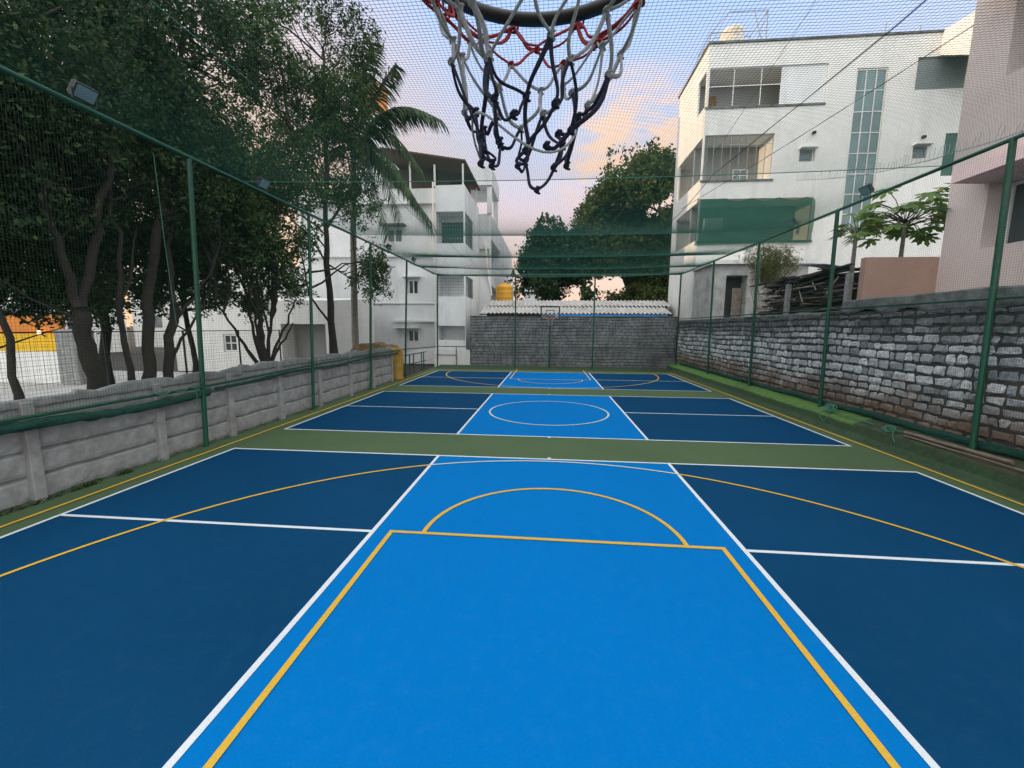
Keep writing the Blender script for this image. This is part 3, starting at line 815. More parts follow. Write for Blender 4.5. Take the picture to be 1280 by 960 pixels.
m = MB(); m.box(-4.3, 7.6, 28.3, 30.1, 0, 3.9); m.build('wall', M['dark_room'], sh)
m = MB()
for k in range(14): m.tube([(-4.4 + k * .9, 26.5, 3.3), (-4.4 + k * .9, 28.6, 3.92)], .03, 4)
m.tube([(-4.5, 26.62, 3.34), (7.5, 26.62, 3.34)], .035, 6); m.build('rafter', M['timber'], sh)
m = MB(); vs = []
for k in range(60):
    x = .2 + 7.0 * k / 59; vs += [(x, 26.50, 3.36 + .02 * nz(x, 0, 1, 2)), (x, 26.485, 3.24 + .03 * nz(x, 3, 1, 1.2))]
m.add(vs, [(2 * k, 2 * k + 2, 2 * k + 3, 2 * k + 1) for k in range(59)])
tag(m.build('tarpaulin', M['blue_tarp']), 'strip of blue tarpaulin hanging under the shed roof edge', 'tarpaulin')
m = MB(); m.tube([(-2.52, 28.4, 3.9), (-2.52, 28.4, 5.62)], .03, 8); m.tube([(-2.7, 28.4, 5.55), (-2.25, 28.4, 5.55)], .035, 8); tag(m.build('vent_pipe', M['grey_metal']), 'pale pipe with a crosspiece standing on the shed roof', 'pipe')
# yellow water tank above the shed
def tank(loc, r, h, mat, label, ribs=4, lid=True):
    t = thing('water_tank', loc, label, 'water tank'); m = MB(); prof = [(r * .96, 0), (r, .03)]
    for k in range(ribs):
        z0 = h * .8 * (k + .1) / ribs; z1 = h * .8 * (k + .9) / ribs
        prof += [(r, z0 + .02), (r * .965, z0 + .05), (r * .965, z1 - .03), (r, z1)]
    prof += [(r, h * .82), (r * .9, h * .89), (r * .6, h * .95), (r * .3, h * .97)]
    m.lathe(loc, prof, 28); m.build('body', mat, t, smooth=False)
    if lid:
        m = MB(); m.lathe((loc[0], loc[1], loc[2] + h * .965), [(r * .34, 0), (r * .34, .06), (r * .28, .09)], 20); m.build('lid', mat, t)
    return t
tank((-3.36, 31.0, 4.0), .66, 1.75, M['yellow_plastic'], 'yellow ribbed plastic water tank rising behind the shed roof')
m = MB(); m.box(-4.4, -2.3, 30.3, 31.9, -.05, 3.99); tag(m.build('tank_plinth', M['offwhite']), 'pale plinth under the yellow water tank behind the shed', 'plinth')

# ------------------------------------------------------------------ white apartment block on the right
wb = thing('apartment_block', (14, 28, 0), 'white three storey apartment block with open corner balconies and a tall stair window', 'building')
m = MB(); O = (8.2, 25.0, 0); H = 17.5; W = 17.8
D = 1.7
front = [(.12, 6.1, 14.4, 16.32, D, 'l'), (.08, 3.7, 10.65, 12.98, D, 'l'), (.08, 6.0, 7.4, 9.66, D, 'l')]
front += [(7.5, 9.05, 7.7, 16.0, .10, ''), (5.05, 5.85, 11.5, 12.1, .14, ''), (10.7, 11.4, 11.5, 12.1, .14, ''), (10.4, 12.8, 14.85, 16.4, .12, ''), (12.2, 12.8, 10.6, 12.7, .12, '')]
facade(m, O, X, Z, -Y, W, H, front)
side = [(25.2 - 25, 26.4 - 25, 14.5, 16.3, .10, 'k'), (.15, 4.3, 10.75, 12.95, .10, 'k'), (.15, 4.4, 7.5, 9.6, .10, 'k')]
facade(m, (8.2, 25, 0), Y, Z, -X, 5.2, H, side)
m.quad((8.2, 30.2, 0), (26, 30.2, 0), (26, 30.2, H), (8.2, 30.2, H)); m.quad((26, 25, 0), (26, 30.2, 0), (26, 30.2, H), (26, 25, H)); m.quad((8.2, 25, H - .35), (26, 25, H - .35), (26, 30.2, H - .35), (8.2, 30.2, H - .35))
for (z0, z1) in ((10.65, 12.98), (7.4, 9.66)):     # inner floors so the side openings show a room
    m.quad((8.3, 26.7, z0), (9.9, 26.7, z0), (9.9, 30, z0), (8.3, 30, z0)); m.quad((8.3, 26.7, z1), (8.3, 30, z1), (9.9, 30, z1), (9.9, 26.7, z1)); m.quad((9.9, 26.7, z0), (9.9, 30, z0), (9.9, 30, z1), (9.9, 26.7, z1))
m.build('wall', M['white_wall'], wb)
m = MB(); m.box(8.12, 26.05, 24.92, 25.12, H + .003, H + .09); m.box(8.12, 8.3, 25.121, 30.25, H + .003, H + .09); m.build('roof_edge', M['cement_cap'], wb)
# corner ledge band and sills
for z in (14.4, 10.65, 7.4): m = MB(); m.box(8.14, 14.3 if z != 10.65 else 12.0, 24.94, 24.998, z - .10, z - .002); m.build('sill', M['cement_cap'], wb)
def rails(parent, u0, u1, zlist, y, ups, mat=M['white_wall'], t=.03, name='balcony_bars'):
    m = MB()
    for z in zlist: m.box(u0, u1, y - t / 2, y + t / 2, z - t / 2, z + t / 2)
    for u in ups: m.box(u - t / 2, u + t / 2, y - t * .7, y + t * .7, zlist[-1], zlist[0])
    return m.build(name, mat, parent)
rails(wb, 8.32, 12.0, [16.3, 15.45, 14.42], 25.08, [9.6, 11.0], t=.035)
m = MB(); m.box(12.0, 14.28, 25.06, 25.1, 14.41, 16.31); m.build('balcony_screen', M['offwhite'], wb)
rails(wb, 8.3, 11.9, [12.95, 12.5, 10.68], 25.09, [8.8 + .45 * k for k in range(7)], M['grey_metal'], .022)
m = MB()
for k in range(16): m.box(8.21 + .3, 8.21 + .32, 25.3 + .26 * k, 25.32 + .26 * k, 10.75, 12.95)
for z in (11.4, 12.2): m.box(8.505, 8.525, 25.2, 29.3, z, z + .02)
m.build('balcony_bars', M['grey_metal'], wb)
yb = 26.656
window(wb, (0, yb, 0), X, Z, -Y, 10.3, 12.1, 14.6, 15.25, 3, 1, M['grey_metal'], M['glass'])
window(wb, (0, yb, 0), X, Z, -Y, 10.5, 11.35, 10.72, 11.75, 2, 3, M['white_wall'], M['stair_glass'])
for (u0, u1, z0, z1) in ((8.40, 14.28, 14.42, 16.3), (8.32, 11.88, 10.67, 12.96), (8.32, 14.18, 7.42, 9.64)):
    m = MB(); m.box(u0, u1, 26.66, 26.69, z0, z1); m.build('balcony_shade_panel', M['grey_wall_and_shade'], wb)  # grey panels over the white back walls, balcony shade put into colour
m = MB(); m.box(8.75, 9.25, 26.5, 26.64, 14.42, 15.7); m.build('door_or_shade_panel', M['thatch'], wb)
window(wb, (0, 25.096, 0), X, Z, -Y, 15.72, 17.23, 7.72, 15.98, 3, 8, M['white_wall'], M['stair_glass'], .06, .05, 'stair_window')
for u in (13.25, 18.9): window(wb, (0, 25.136, 0), X, Z, -Y, u + .01, u + .79 - .1, 11.52, 12.08, 1, 4, M['grille'], M['glass'], .06, .05, 'vent')
for u in (13.2, 18.85): m = MB(); m.box(u, u + .9, 24.75, 24.998, 12.14, 12.2); m.build('window_hood', M['offwhite'], wb)
for (x_, z_) in ((13.85, 12.95), (19.3, 12.55)):
    m = MB(); m.tube([(x_, 24.998, z_), (x_, 24.85, z_ - .05)], .08, 10); m.build('drain_spout', M['dark_metal'], wb)
window(wb, (0, 25.116, 0), X, Z, -Y, 18.62, 20.98, 14.87, 16.38, 4, 1, M['grille'], M['grille'], .05, .03, 'louvre_window')
m = MB(); m.box(20.42, 20.98, 25.05, 25.1, 10.62, 12.68); m.build('shutter', M['green_shutter'], wb)
m = MB(); m.add([(19.6, 23.3, 15.45), (25.9, 23.3, 15.45), (25.9, 24.996, 16.45), (19.6, 24.996, 16.45), (19.6, 23.3, 17.35), (25.9, 23.3, 17.35), (25.9, 24.996, 17.6), (19.6, 24.996, 17.6)], [(0, 1, 2, 3), (4, 7, 6, 5), (0, 4, 5, 1), (1, 5, 6, 2), (2, 6, 7, 3), (3, 7, 4, 0)]); m.build('roof_room', M['white_wall'], wb)
m = MB(); m.box(8.9, 9.9, 26.0, 26.3, 8.2, 8.9); m.build('air_conditioner', M['offwhite'], wb)
for (x_, h_) in ((11.0, .6), (17.2, .9), (18.9, .7)):
    m = MB(); m.tube([(x_, 25.5, H), (x_, 25.5, H + h_)], .025, 6); m.build('antenna', M['grey_metal'], wb)
# green shade sheet over the lowest balcony
sc = MB(); vs = []; nu, nv = 40, 12
for j in range(nv + 1):
    for i in range(nu + 1):
        u = i / nu; v = j / nv; x_ = 8.02 + 6.15 * u
        zt = 9.64 - .16 * abs(math.sin(u * math.pi * 4.3)) * (1 if u > .25 else .1)
        zb = 7.15 + .12 * u
        y_ = 24.86 - .10 * math.sin(v * math.pi) - .05 * nz(x_, v * 3, 1, .8) - .06 * abs(math.sin(v * 7 + u * 2))
        vs.append((x_, y_, zb + (zt - zb) * v))
sc.add(vs, [(j * (nu + 1) + i, j * (nu + 1) + i + 1, (j + 1) * (nu + 1) + i + 1, (j + 1) * (nu + 1) + i) for j in range(nv) for i in range(nu)])
tag(sc.build('shade_sheet', M['shade_cloth'], None, smooth=True), 'green shade cloth hung over the lowest balcony of the white block', 'shade cloth')
# roof tank in a pipe cage
tank((9.9, 26.6, 17.2), .62, 2.1, M['cream_plastic'], 'stained cream water tank on the roof of the white apartment block', 3)
m = MB()
for (a, b) in ((8.4, 25.6), (11.3, 25.6), (8.4, 27.6), (11.3, 27.6)): m.tube([(a, b, 17.1), (a, b, 19.4 if a > 9 else 18.4)], .025, 6)
m.tube([(8.4, 25.6, 18.4), (9.3, 25.6, 19.4), (11.3, 25.6, 19.4), (11.3, 27.6, 19.4), (9.3, 27.6, 19.4), (8.4, 27.6, 18.4), (8.4, 25.6, 18.4)], .025, 6)
m.tube([(11.3, 25.6, 17.2), (10.6, 25.6, 19.4)], .02, 6); m.tube([(10.6, 25.6, 17.2), (11.3, 25.6, 19.4)], .02, 6); m.tube([(8.4, 25.6, 18.4), (11.3, 25.6, 18.4)], .02, 6)
tag(m.build('pipe_cage', M['grey_metal']), 'thin metal pipe cage standing round the cream roof tank', 'pipe frame')

# hut in front of the white block
ht = thing('hut', (10, 23.5, 0), 'small mouldy plaster hut with a dark doorway above the stone wall', 'hut')
m = MB(); facade(m, (8.15, 22.3, 0), X, Z, -Y, 4.6, 5.72, [(.72, 1.75, 3.0, 5.2, .6, '')])
facade(m, (8.15, 22.3, 0), Y, Z, -X, 2.65, 5.72, []); m.quad((12.75, 22.3, 0), (12.75, 24.95, 0), (12.75, 24.95, 5.72), (12.75, 22.3, 5.72))
m.build('wall', M['mould_wall'], ht)
m = MB(); m.box(7.95, 12.95, 22.05, 24.97, 5.73, 5.92); m.build('roof', M['white_wall'], ht)
m = MB(); m.box(8.9, 9.85, 22.86, 22.89, 3.0, 5.15); m.build('door_or_shade_panel', M['dark_room'], ht)  # near-black sheet paints the shade inside the open doorway
m = MB()
for k in range(6): m.box(9.38 + .08 * k, 9.44 + .08 * k, 22.70, 22.73, 3.0, 4.6)
tag(m.build('plank', M['timber_pale']), 'pale planks leaning inside the hut doorway', 'planks')

# ------------------------------------------------------------------ pink house on the right
ph = thing('house', (12, 8, 0), 'pale pink house with deep window recesses and pink sunshades', 'house')
m = MB(); H = 13.0
ops = [(11.8 - 10.84, 11.8 - 8.5, 4.38, 5.83, .5, ''), (11.8 - 10.85, 11.8 - 8.5, 8.05, 9.9, .5, ''), (11.8 - 7.0, 11.8 - 4.9, 4.38, 5.83, .5, ''), (11.8 - 7., 11.8 - 4.9, 8.05, 9.9, .5, '')]
facade(m, (9.9, 11.8, 0), -Y, Z, -X, 10.8, H, ops)
m.quad((9.9, 11.8, 0), (18, 11.8, 0), (18, 11.8, H), (9.9, 11.8, H)); m.quad((9.9, 1, 0), (18, 1, 0), (18, 1, H), (9.9, 1, H)); m.quad((9.9, 1, H), (18, 1, H), (18, 11.8, H), (9.9, 11.8, H)); m.quad((18, 1, 0), (18, 11.8, 0), (18, 11.8, H), (18, 1, H))
m.build('wall', M['pink_wall'], ph)
for (y0, y1) in ((10.84, 8.5), (7.0, 4.9)):
    for (z0, z1) in ((4.38, 5.83), (8.05, 9.9)):
        window(ph, (10.396, y0, 0), -Y, Z, -X, .02, y0 - y1 - .02, z0 + .02, z1 - .02, 3, 1, M['white_wall'], M['glass'], .07, .06)
for (z0, z1, ya, yb2) in ((5.87, 6.17, 8.1, 10.95), (9.93, 10.2, 8.1, 11.05), (5.87, 6.17, 4.5, 7.4), (9.93, 10.2, 4.5, 7.4)):
    m = MB(); m.add([(9.2, ya, z0), (9.2, yb2, z0), (9.897, yb2, z0 - .02), (9.897, ya, z0 - .02), (9.2, ya, z1 - .02), (9.2, yb2, z1 - .02), (9.897, yb2, z1 + .16), (9.897, ya, z1 + .16)],
        [(0, 1, 2, 3), (4, 7, 6, 5), (0, 4, 5, 1), (1, 5, 6, 2), (2, 6, 7, 3), (3, 7, 4, 0)]); m.build('sunshade', M['pink_trim'], ph)
tw = MB(); tw.box(8.14, 9.893, 11.8, 11.98, 2.9, 4.37); tag(tw.build('boundary_wall', M['tan_wall']), 'tan plastered boundary wall between the stone wall and the pink house', 'wall')

# ------------------------------------------------------------------ foliage helpers
def leaf_quads(centers, nper, L, Wd, spread, droop=.3, rng=RNG):
    Mc = len(centers); c = np.repeat(centers, nper, 0); n = len(c)
    tw = rng.normal(size=(Mc, 3)); tw[:, 2] -= droop; tw /= np.linalg.norm(tw, axis=1, keepdims=True); tw = np.repeat(tw, nper, 0)
    t = rng.uniform(-1, 1, (n, 1)); p = c + tw * t * spread + rng.normal(size=(n, 3)) * spread * .28
    a = rng.normal(size=(n, 3)) + tw * .8; a[:, 2] -= droop; a /= np.linalg.norm(a, axis=1, keepdims=True)
    b = np.cross(a, rng.normal(size=(n, 3))); b /= np.linalg.norm(b, axis=1, keepdims=True)
    s = rng.uniform(.5, 1.45, (n, 1)); a = a * L * s / 2; b = b * Wd * s / 2
    return np.stack([p - a, p + b - a * .1, p + a, p - b - a * .1], 1)

def gapnoise(p, f, seed):
    s = np.zeros(len(p)); rs = np.random.default_rng(seed)
    for k in range(7):
        d = rs.normal(size=3); d /= np.linalg.norm(d); s += np.sin((p @ d) * f * rs.uniform(.6, 1.7) + rs.uniform(0, 6.28))
    return s / 2.6

def crown_points(ells, n, f, thr, seed, outer=.5):
    rs = np.random.default_rng(seed); out = []
    vol = np.array([e[1][0] * e[1][1] * e[1][2] for e in ells]) ** .8; vol /= vol.sum()
    for (c, r), w in zip(ells, vol):
        k = int(n * w * 2.5) + 10
        d = rs.normal(size=(k, 3)); d /= np.linalg.norm(d, axis=1, keepdims=True)
        rad = rs.uniform(0, 1, (k, 1)) ** outer
        rad = rad * (1 + .22 * gapnoise(d * 2, 2.2, seed + 5))[:, None]
        p = np.array(c) + d * rad * np.array(r)
        p = p[gapnoise(p, f, seed) > thr][: int(n * w) + 1]
        out.append(p)
    return np.concatenate(out)

def limb_points(a, b, n=6, wob=.15, seed=0, sag=0.):
    a, b = Vector(a), Vector(b); L = (b - a).length; pts = []
    for i in range(n + 1):
        t = i / n; s = math.sin(math.pi * t)
        pts.append(a.lerp(b, t) + Vector((nz(seed, t * 2.3, 1, 1.3), nz(seed, t * 2.1, 5, 1.3), .4 * nz(seed, t * 2, 9, 1.3))) * wob * L * s + Vector((0, 0, sag * s * L)))
    return pts

def tree(name, label, trunks, ells, n_cl, nper, L, Wd, spread, leafm, bark, seed, f=1.3, thr=-.35, group=None, n_twigs=40, loc=None, droop=.3, outer=.5, twig_r=.02):
    """trunks: list of (points, r0, r1) tapered limbs; ells: crown volumes"""
    loc = loc or trunks[0][0][0]
    if group and group.startswith('trees behind the low') and loc[0] > -10: n_cl = int(n_cl * .88)
    t = thing(name, loc, label, 'tree', group); tm = MB(); ends = []
    for (pts, r0, r1) in trunks:
        P_ = []
        for i in range(len(pts) - 1):
            seg = limb_points(pts[i], pts[i + 1], 5, .04 if name == 'tall_tree' else .10, seed + i * 3.1 + pts[i][0]); P_ += seg[:-1] if i < len(pts) - 2 else seg
        n = len(P_); r0, r1 = r0 * .68, r1 * .75; rad = [r0 + (r1 - r0) * (k / (n - 1)) ** .8 for k in range(n)]
        if len(pts) > 2 and pts is trunks[0][0]: rad[0] *= 1.35; rad[1] *= 1.12
        rad = [r_ * (1 + .10 * nz(k, seed, 1, .9)) for k, r_ in enumerate(rad)]
        tm.tube(P_, rad, 10); ends += P_[len(P_) // 3:]
    cp = crown_points(ells, n_cl, f, thr, seed, outer)
    rs = random.Random(seed)
    for k in range(n_twigs):
        q_ = Vector(cp[rs.randrange(len(cp))]); s_ = min(rs.sample(ends, min(len(ends), 7)), key=lambda e: (e - q_).length + max(0, e.z - q_.z) * 2)
        l = (q_ - s_).length
        if l > 5: continue
        P_ = limb_points(s_, q_, 6, .16, seed + k); r0 = twig_r * (.8 + l * .35)
        tm.tube(P_, [r0 * (1 - .85 * i / 6) for i in range(7)], 5)
    tm.build('trunk', bark, t, smooth=True)
    quads_mesh('crown', leaf_quads(cp, nper, L, Wd, spread, droop, np.random.default_rng(seed)), leafm, t)
    return t

# ------------------------------------------------------------------ trees behind the low wall
GZ = 1.0
NEAR = 'trees behind the low concrete wall'
tree('broadleaf_tree', 'slim dark tree leftmost of the row behind the low wall, before the yellow wall',
     [([(-9.0, 6.15, GZ), (-9.05, 6.12, 2.6), (-9.3, 6.0, 4.2), (-9.4, 5.9, 6.2)], .085, .04), ([(-9.3, 6.0, 4.2), (-8.9, 5.2, 6.5), (-8.8, 4.8, 8.5)], .05, .02), ([(-9.3, 6.0, 4.0), (-10.2, 6.6, 6.0)], .05, .02)],
     [((-9.6, 5.6, 5.2), (1.5, 1.9, 1.9)), ((-10.4, 5.2, 7.2), (1.6, 1.8, 1.6)), ((-10.6, 6.4, 3.6), (1.5, 1.5, .75))], 900, 26, .105, .048, .26, M['leaf'], M['bark'], 101, 1.5, -.25, NEAR, 40)
tree('broadleaf_tree', 'thick leaning forked tree second from the left behind the low wall',
     [([(-9.0, 7.45, GZ), (-9.0, 7.30, 2.1), (-9.0, 7.25, 2.85)], .21, .17), ([(-9.0, 7.25, 2.8), (-9.02, 7.08, 4.04), (-9.1, 6.9, 5.6), (-9.2, 6.5, 8.4)], .12, .035), ([(-9.0, 7.28, 2.75), (-9.0, 7.8, 4.34), (-9.0, 8.2, 6.0), (-9.0, 8.43, 7.02), (-9.05, 9.0, 8.4), (-9.1, 9.8, 10.2)], .13, .03), ([(-9, 8.43, 7.0), (-9, 8.3, 8.6), (-9.2, 8.2, 10)], .05, .02)],
     [((-9.5, 7.2, 7.2), (1.7, 2.2, 2.2)), ((-9.4, 8.8, 9.4), (1.6, 2.2, 1.9)), ((-9.9, 6.6, 4.6), (1.5, 1.6, 1.1)), ((-8.6, 6.7, 6.6), (1.2, 1.5, 1.1))], 1500, 26, .105, .046, .28, M['leaf'], M['bark'], 202, 1.5, -.28, NEAR, 60)
tree('broadleaf_tree', 'thin upright tree between the two thick trunks behind the low wall',
     [([(-9.0, 8.0, GZ), (-9., 8.02, 2.4), (-9.0, 8.1, 3.8), (-9.2, 8.3, 5.4), (-9.3, 8.4, 7.0)], .10, .03), ([(-9, 8.05, 3.0), (-8.8, 8.4, 4.6)], .04, .02)],
     [((-9.8, 8.4, 5.6), (1.6, 1.6, 1.8)), ((-10.6, 8.2, 3.4), (1.3, 1.5, .9))], 560, 26, .10, .046, .26, M['leaf_b'], M['bark'], 303, 1.6, -.15, NEAR, 30)
tree('broadleaf_tree', 'thick tall sinuous tree behind the wall just left of the first green post',
     [([(-9.0, 8.44, GZ), (-9.0, 8.55, 2.2), (-9.0, 9.0, 4.43), (-9.0, 9.3, 5.4), (-9.0, 9.83, 6.83), (-9.1, 10.0, 8.0), (-9.1, 10.4, 9.6)], .19, .05), ([(-9.0, 9.0, 4.4), (-8.9, 9.6, 5.6), (-8.8, 10.3, 7.0)], .07, .025), ([(-9, 9.83, 6.8), (-8.6, 9.4, 8.4)], .05, .02)],
     [((-9.3, 9.8, 7.6), (1.8, 2.0, 2.1)), ((-9.6, 10.8, 9.6), (1.8, 2.1, 1.8)), ((-8.7, 9.6, 6.4), (1.2, 1.5, 1.2)), ((-9.6, 9.6, 4.8), (1.4, 1.6, .9))], 1400, 26, .105, .046, .28, M['leaf'], M['bark'], 404, 1.5, -.25, NEAR, 50)
tree('broadleaf_tree', 'forked tree behind the low wall right beside the first green post',
     [([(-9.0, 8.95, GZ), (-9.0, 9.31, 3.0)], .15, .12), ([(-9, 9.31, 2.95), (-9., 9.46, 5.25), (-9.2, 9.8, 7.2)], .09, .03), ([(-9, 9.2, 2.5), (-8.9, 9.9, 3.3), (-8.8, 10.6, 4.6)], .07, .02), ([(-9, 8.98, 1.5), (-9.1, 9.9, 2.6), (-9.1, 10.5, 3.4), (-9.0, 10.6, 4.2)], .055, .02)],
     [((-9.3, 10.4, 5.6), (1.3, 1.6, 1.4)), ((-9.5, 10.9, 7.4), (1.6, 1.9, 1.6))], 800, 26, .10, .046, .26, M['leaf_b'], M['bark'], 505, 1.6, -.15, NEAR, 40)
fan = [([(-9.0, 12.3, GZ), (-9.0, 12.28, 2.2), (-9.0, 12.1, 3.5), (-9.1, 12.0, 5.2)], .19, .04)]
for i, (dy, dz, dx) in enumerate(((-1.5, 2.1, -.1), (-.9, 2.9, .15), (-.3, 3.4, -.2), (.35, 3.4, .2), (.9, 3.0, 0), (1.5, 2.4, .1), (1.9, 1.6, -.1))):
    fan.append(([(-9.0 + dx * .2, 12.3 + dy * .1, GZ + .15), (-9.0 + dx, 12.3 + dy * .45, GZ + dz * .45), (-9.0 + dx * 2, 12.3 + dy, GZ + dz)], .105, .03))
tree('multi_stem_tree', 'many stemmed spreading tree behind the low wall between the first two posts', fan,
     [((-9.0, 12.2, 5.0), (1.5, 1.9, 1.3)), ((-9.2, 13.2, 6.6), (1.6, 2.0, 1.7)), ((-9.2, 11.4, 6.4), (1.5, 1.7, 1.5)), ((-8.9, 13.4, 3.9), (1.0, 1.2, .7))], 1150, 26, .11, .048, .27, M['leaf_b'], M['bark'], 606, 1.6, -.12, NEAR, 80)
tree('tall_tree', 'tall straight dark trunked tree behind the wall near the second post',
     [([(-9.0, 16.6, GZ - .2), (-9.0, 16.5, 4.0), (-9.0, 16.44, 6.6), (-9.1, 17.1, 11.0), (-9.2, 17.3, 13.5)], .24, .06), ([(-9, 16.5, 6.4), (-8.4, 17.6, 8.2), (-8.0, 18.5, 9.4)], .09, .03), ([(-9, 16.5, 5.0), (-8.6, 17.3, 4.6), (-8.2, 18.6, 4.4)], .05, .015), ([(-9, 16.5, 7.4), (-9.4, 15.0, 9.6)], .09, .03), ([(-9., 16.45, 2.6), (-9.0, 15.1, 3.6), (-8.9, 14.5, 5)], .07, .03)],
     [((-9.2, 16.6, 10.4), (2.2, 2.6, 2.6)), ((-9.0, 17.4, 13.4), (2.2, 2.6, 2.4)), ((-9.4, 15.0, 8.2), (1.8, 2.0, 1.8)), ((-8.3, 18.3, 5.4), (1.1, 1.9, 1.1)), ((-8.1, 18.8, 4.2), (.7, 1.3, .6)), ((-8.6, 17.2, 7.8), (1.5, 1.9, 1.4)), ((-8.7, 15.6, 5.4), (1.0, 1.5, .9)), ((-10.4, 14.6, 12.2), (2.2, 2.2, 2.0))], 2300, 26, .125, .055, .32, M['leaf_b'], M['bark'], 707, 1.3, -.2, NEAR, 80)
tree('spreading_tree', 'wide dense tree filling the gap behind the first trees of the wall',
     [([(-13.0, 11.0, -.05), (-13.1, 11.1, 4), (-13, 11.2, 7.5)], .22, .10), ([(-13.1, 11.1, 4), (-12, 12.4, 8)], .12, .04), ([(-13.1, 11.1, 4.4), (-13.6, 9.4, 8)], .12, .04)],
     [((-13, 11.4, 8.5), (2.6, 3.4, 3.0)), ((-13.4, 8.6, 7.2), (2.2, 2.4, 2.2)), ((-12.6, 14.2, 7.6), (2.2, 2.4, 2.0)), ((-13, 11.6, 4.8), (2.4, 3.2, 1.2)), ((-13.2, 12.4, 12), (2.4, 3.0, 2.2)), ((-12.8, 8.2, 4.6), (1.8, 2.6, 1.3)), ((-12.6, 15.2, 5.2), (1.6, 2.2, 1.4))], 2700, 24, .15, .07, .36, M['leaf'], M['bark'], 808, 1.1, -.25, NEAR, 60)

tree('spreading_tree', 'low hanging leafy tree seen between the thick trunks before the yellow wall',
     [([(-12.6, 7.2, -.05), (-12.6, 7.3, 2.6), (-12.7, 7.6, 5.2)], .16, .07), ([(-12.6, 7.3, 2.6), (-12.4, 5.6, 4.6)], .08, .03), ([(-12.6, 7.3, 2.8), (-12.3, 9.0, 4.8)], .08, .03)],
     [((-12.6, 7.2, 4.9), (1.8, 2.6, 1.7)), ((-12.4, 5.0, 4.6), (1.6, 1.8, 1.5)), ((-12.2, 9.4, 4.9), (1.6, 1.9, 1.5)), ((-11.8, 7.6, 3.3), (1.3, 2.2, .8)), ((-12.4, 6.6, 7.0), (1.9, 2.6, 1.6)), ((-11.9, 9.6, 3.1), (1.0, 1.6, .7)), ((-11.6, 6.0, 2.7), (.9, 1.3, .5))], 1900, 24, .12, .055, .30, M['leaf'], M['bark'], 1111, 1.5, -.2, NEAR, 50)
tree('spreading_tree', 'low hanging leafy tree behind the many stemmed one, before the low white house',
     [([(-12.4, 13.2, -.05), (-12.4, 13.2, 3.0), (-12.5, 13.4, 5.6)], .15, .07), ([(-12.4, 13.2, 3.0), (-12.1, 11.8, 5.2)], .08, .03), ([(-12.4, 13.2, 3.2), (-12.1, 15.0, 5.4)], .08, .03)],
     [((-12.4, 13.2, 5.9), (1.8, 2.4, 1.7)), ((-12.0, 11.2, 5.7), (1.5, 1.8, 1.5)), ((-12.0, 15.6, 5.6), (1.4, 1.8, 1.2)), ((-11.6, 12.6, 4.4), (1.2, 2.2, .7)), ((-11.6, 14.6, 3.3), (1.1, 1.7, .7)), ((-11.8, 11.2, 3.4), (1.0, 1.3, .6))], 1600, 24, .125, .056, .30, M['leaf_b'], M['bark'], 1212, 1.5, -.18, NEAR, 50)

# ------------------------------------------------------------------ coconut palm
pt = thing('coconut_palm', (-9.4, 20, 0), 'coconut palm with arching fronds before the white apartment block', 'palm tree')
m = MB(); P_ = [(-9.9 + .5 * (i / 14) ** 1.5, 20.4 - .4 * i / 14, -.05 + 10.6 * i / 14) for i in range(15)]
m.tube(P_, [.17 - .05 * i / 14 + .012 * (i % 2) for i in range(15)], 12); m.build('trunk', M['bark_pale'], pt)
PC = Vector((-9.4, 20.0, 10.6))
def frond(tip, lift, seed, L=None):
    tip = Vector(tip); rs = np.random.default_rng(seed); N = 36; pts = []
    for i in range(N + 1):
        t = i / N; pts.append(PC.lerp(tip, t) + Vector((0, 0, lift * math.sin(math.pi * t ** .85))))
    fm = MB(); fm.tube(pts, [.045 * (1 - .85 * i / N) for i in range(N + 1)], 6)
    for i in range(3, N + 1):
        for sub in (0, .5):
            k = min(i + sub, N); a = pts[int(k)]; 
            if k != int(k): a = (pts[int(k)] + pts[min(int(k) + 1, N)]) / 2
            tdir = (pts[min(int(k) + 1, N)] - pts[max(int(k) - 1, 0)]).normalized(); sd = tdir.cross(Z)
            sd = sd.normalized() if sd.length > .05 else X
            ll = 1.15 * (1 - .55 * abs(k / N - .45) * 1.3) * rs.uniform(.8, 1.1)
            for s in (-1, 1):
                d = (sd * s * rs.uniform(.45, .75) + tdir * .55 + Vector((0, 0, -rs.uniform(.35, .8)))).normalized()
                e = a + d * ll * .55; f_ = a + d * ll + Vector((0, 0, -.22 * ll)); w = tdir * .032
                fm.add([a - w, a + w, e + w, e - w, f_], [(0, 1, 2, 3), (3, 2, 4)])
    fm.build('frond', M['palm_leaf'], pt)
for i, (tp, lf_) in enumerate((((-5.1, 20.0, 11.9), 1.3), ((-7.2, 19.9, 14.3), .5), ((-5.6, 19.6, 7.1), 1.0), ((-8.0, 19.2, 14.8), .3), ((-6.2, 20.4, 9.9), 1.4), ((-11.5, 19.0, 7.6), 1.2), ((-13.4, 20.0, 10.6), 1.4), ((-11.6, 21.5, 13.8), .6), ((-8.4, 23.2, 8.4), 1.4), ((-9.0, 16.4, 9.6), 1.3), ((-7.3, 18.6, 6.6), .9), ((-6.0, 19.0, 8.0), 1.1), ((-5.5, 19.3, 7.3), .7), ((-6.1, 20.6, 12.6), .9))): frond(tp, lf_, i + 5)

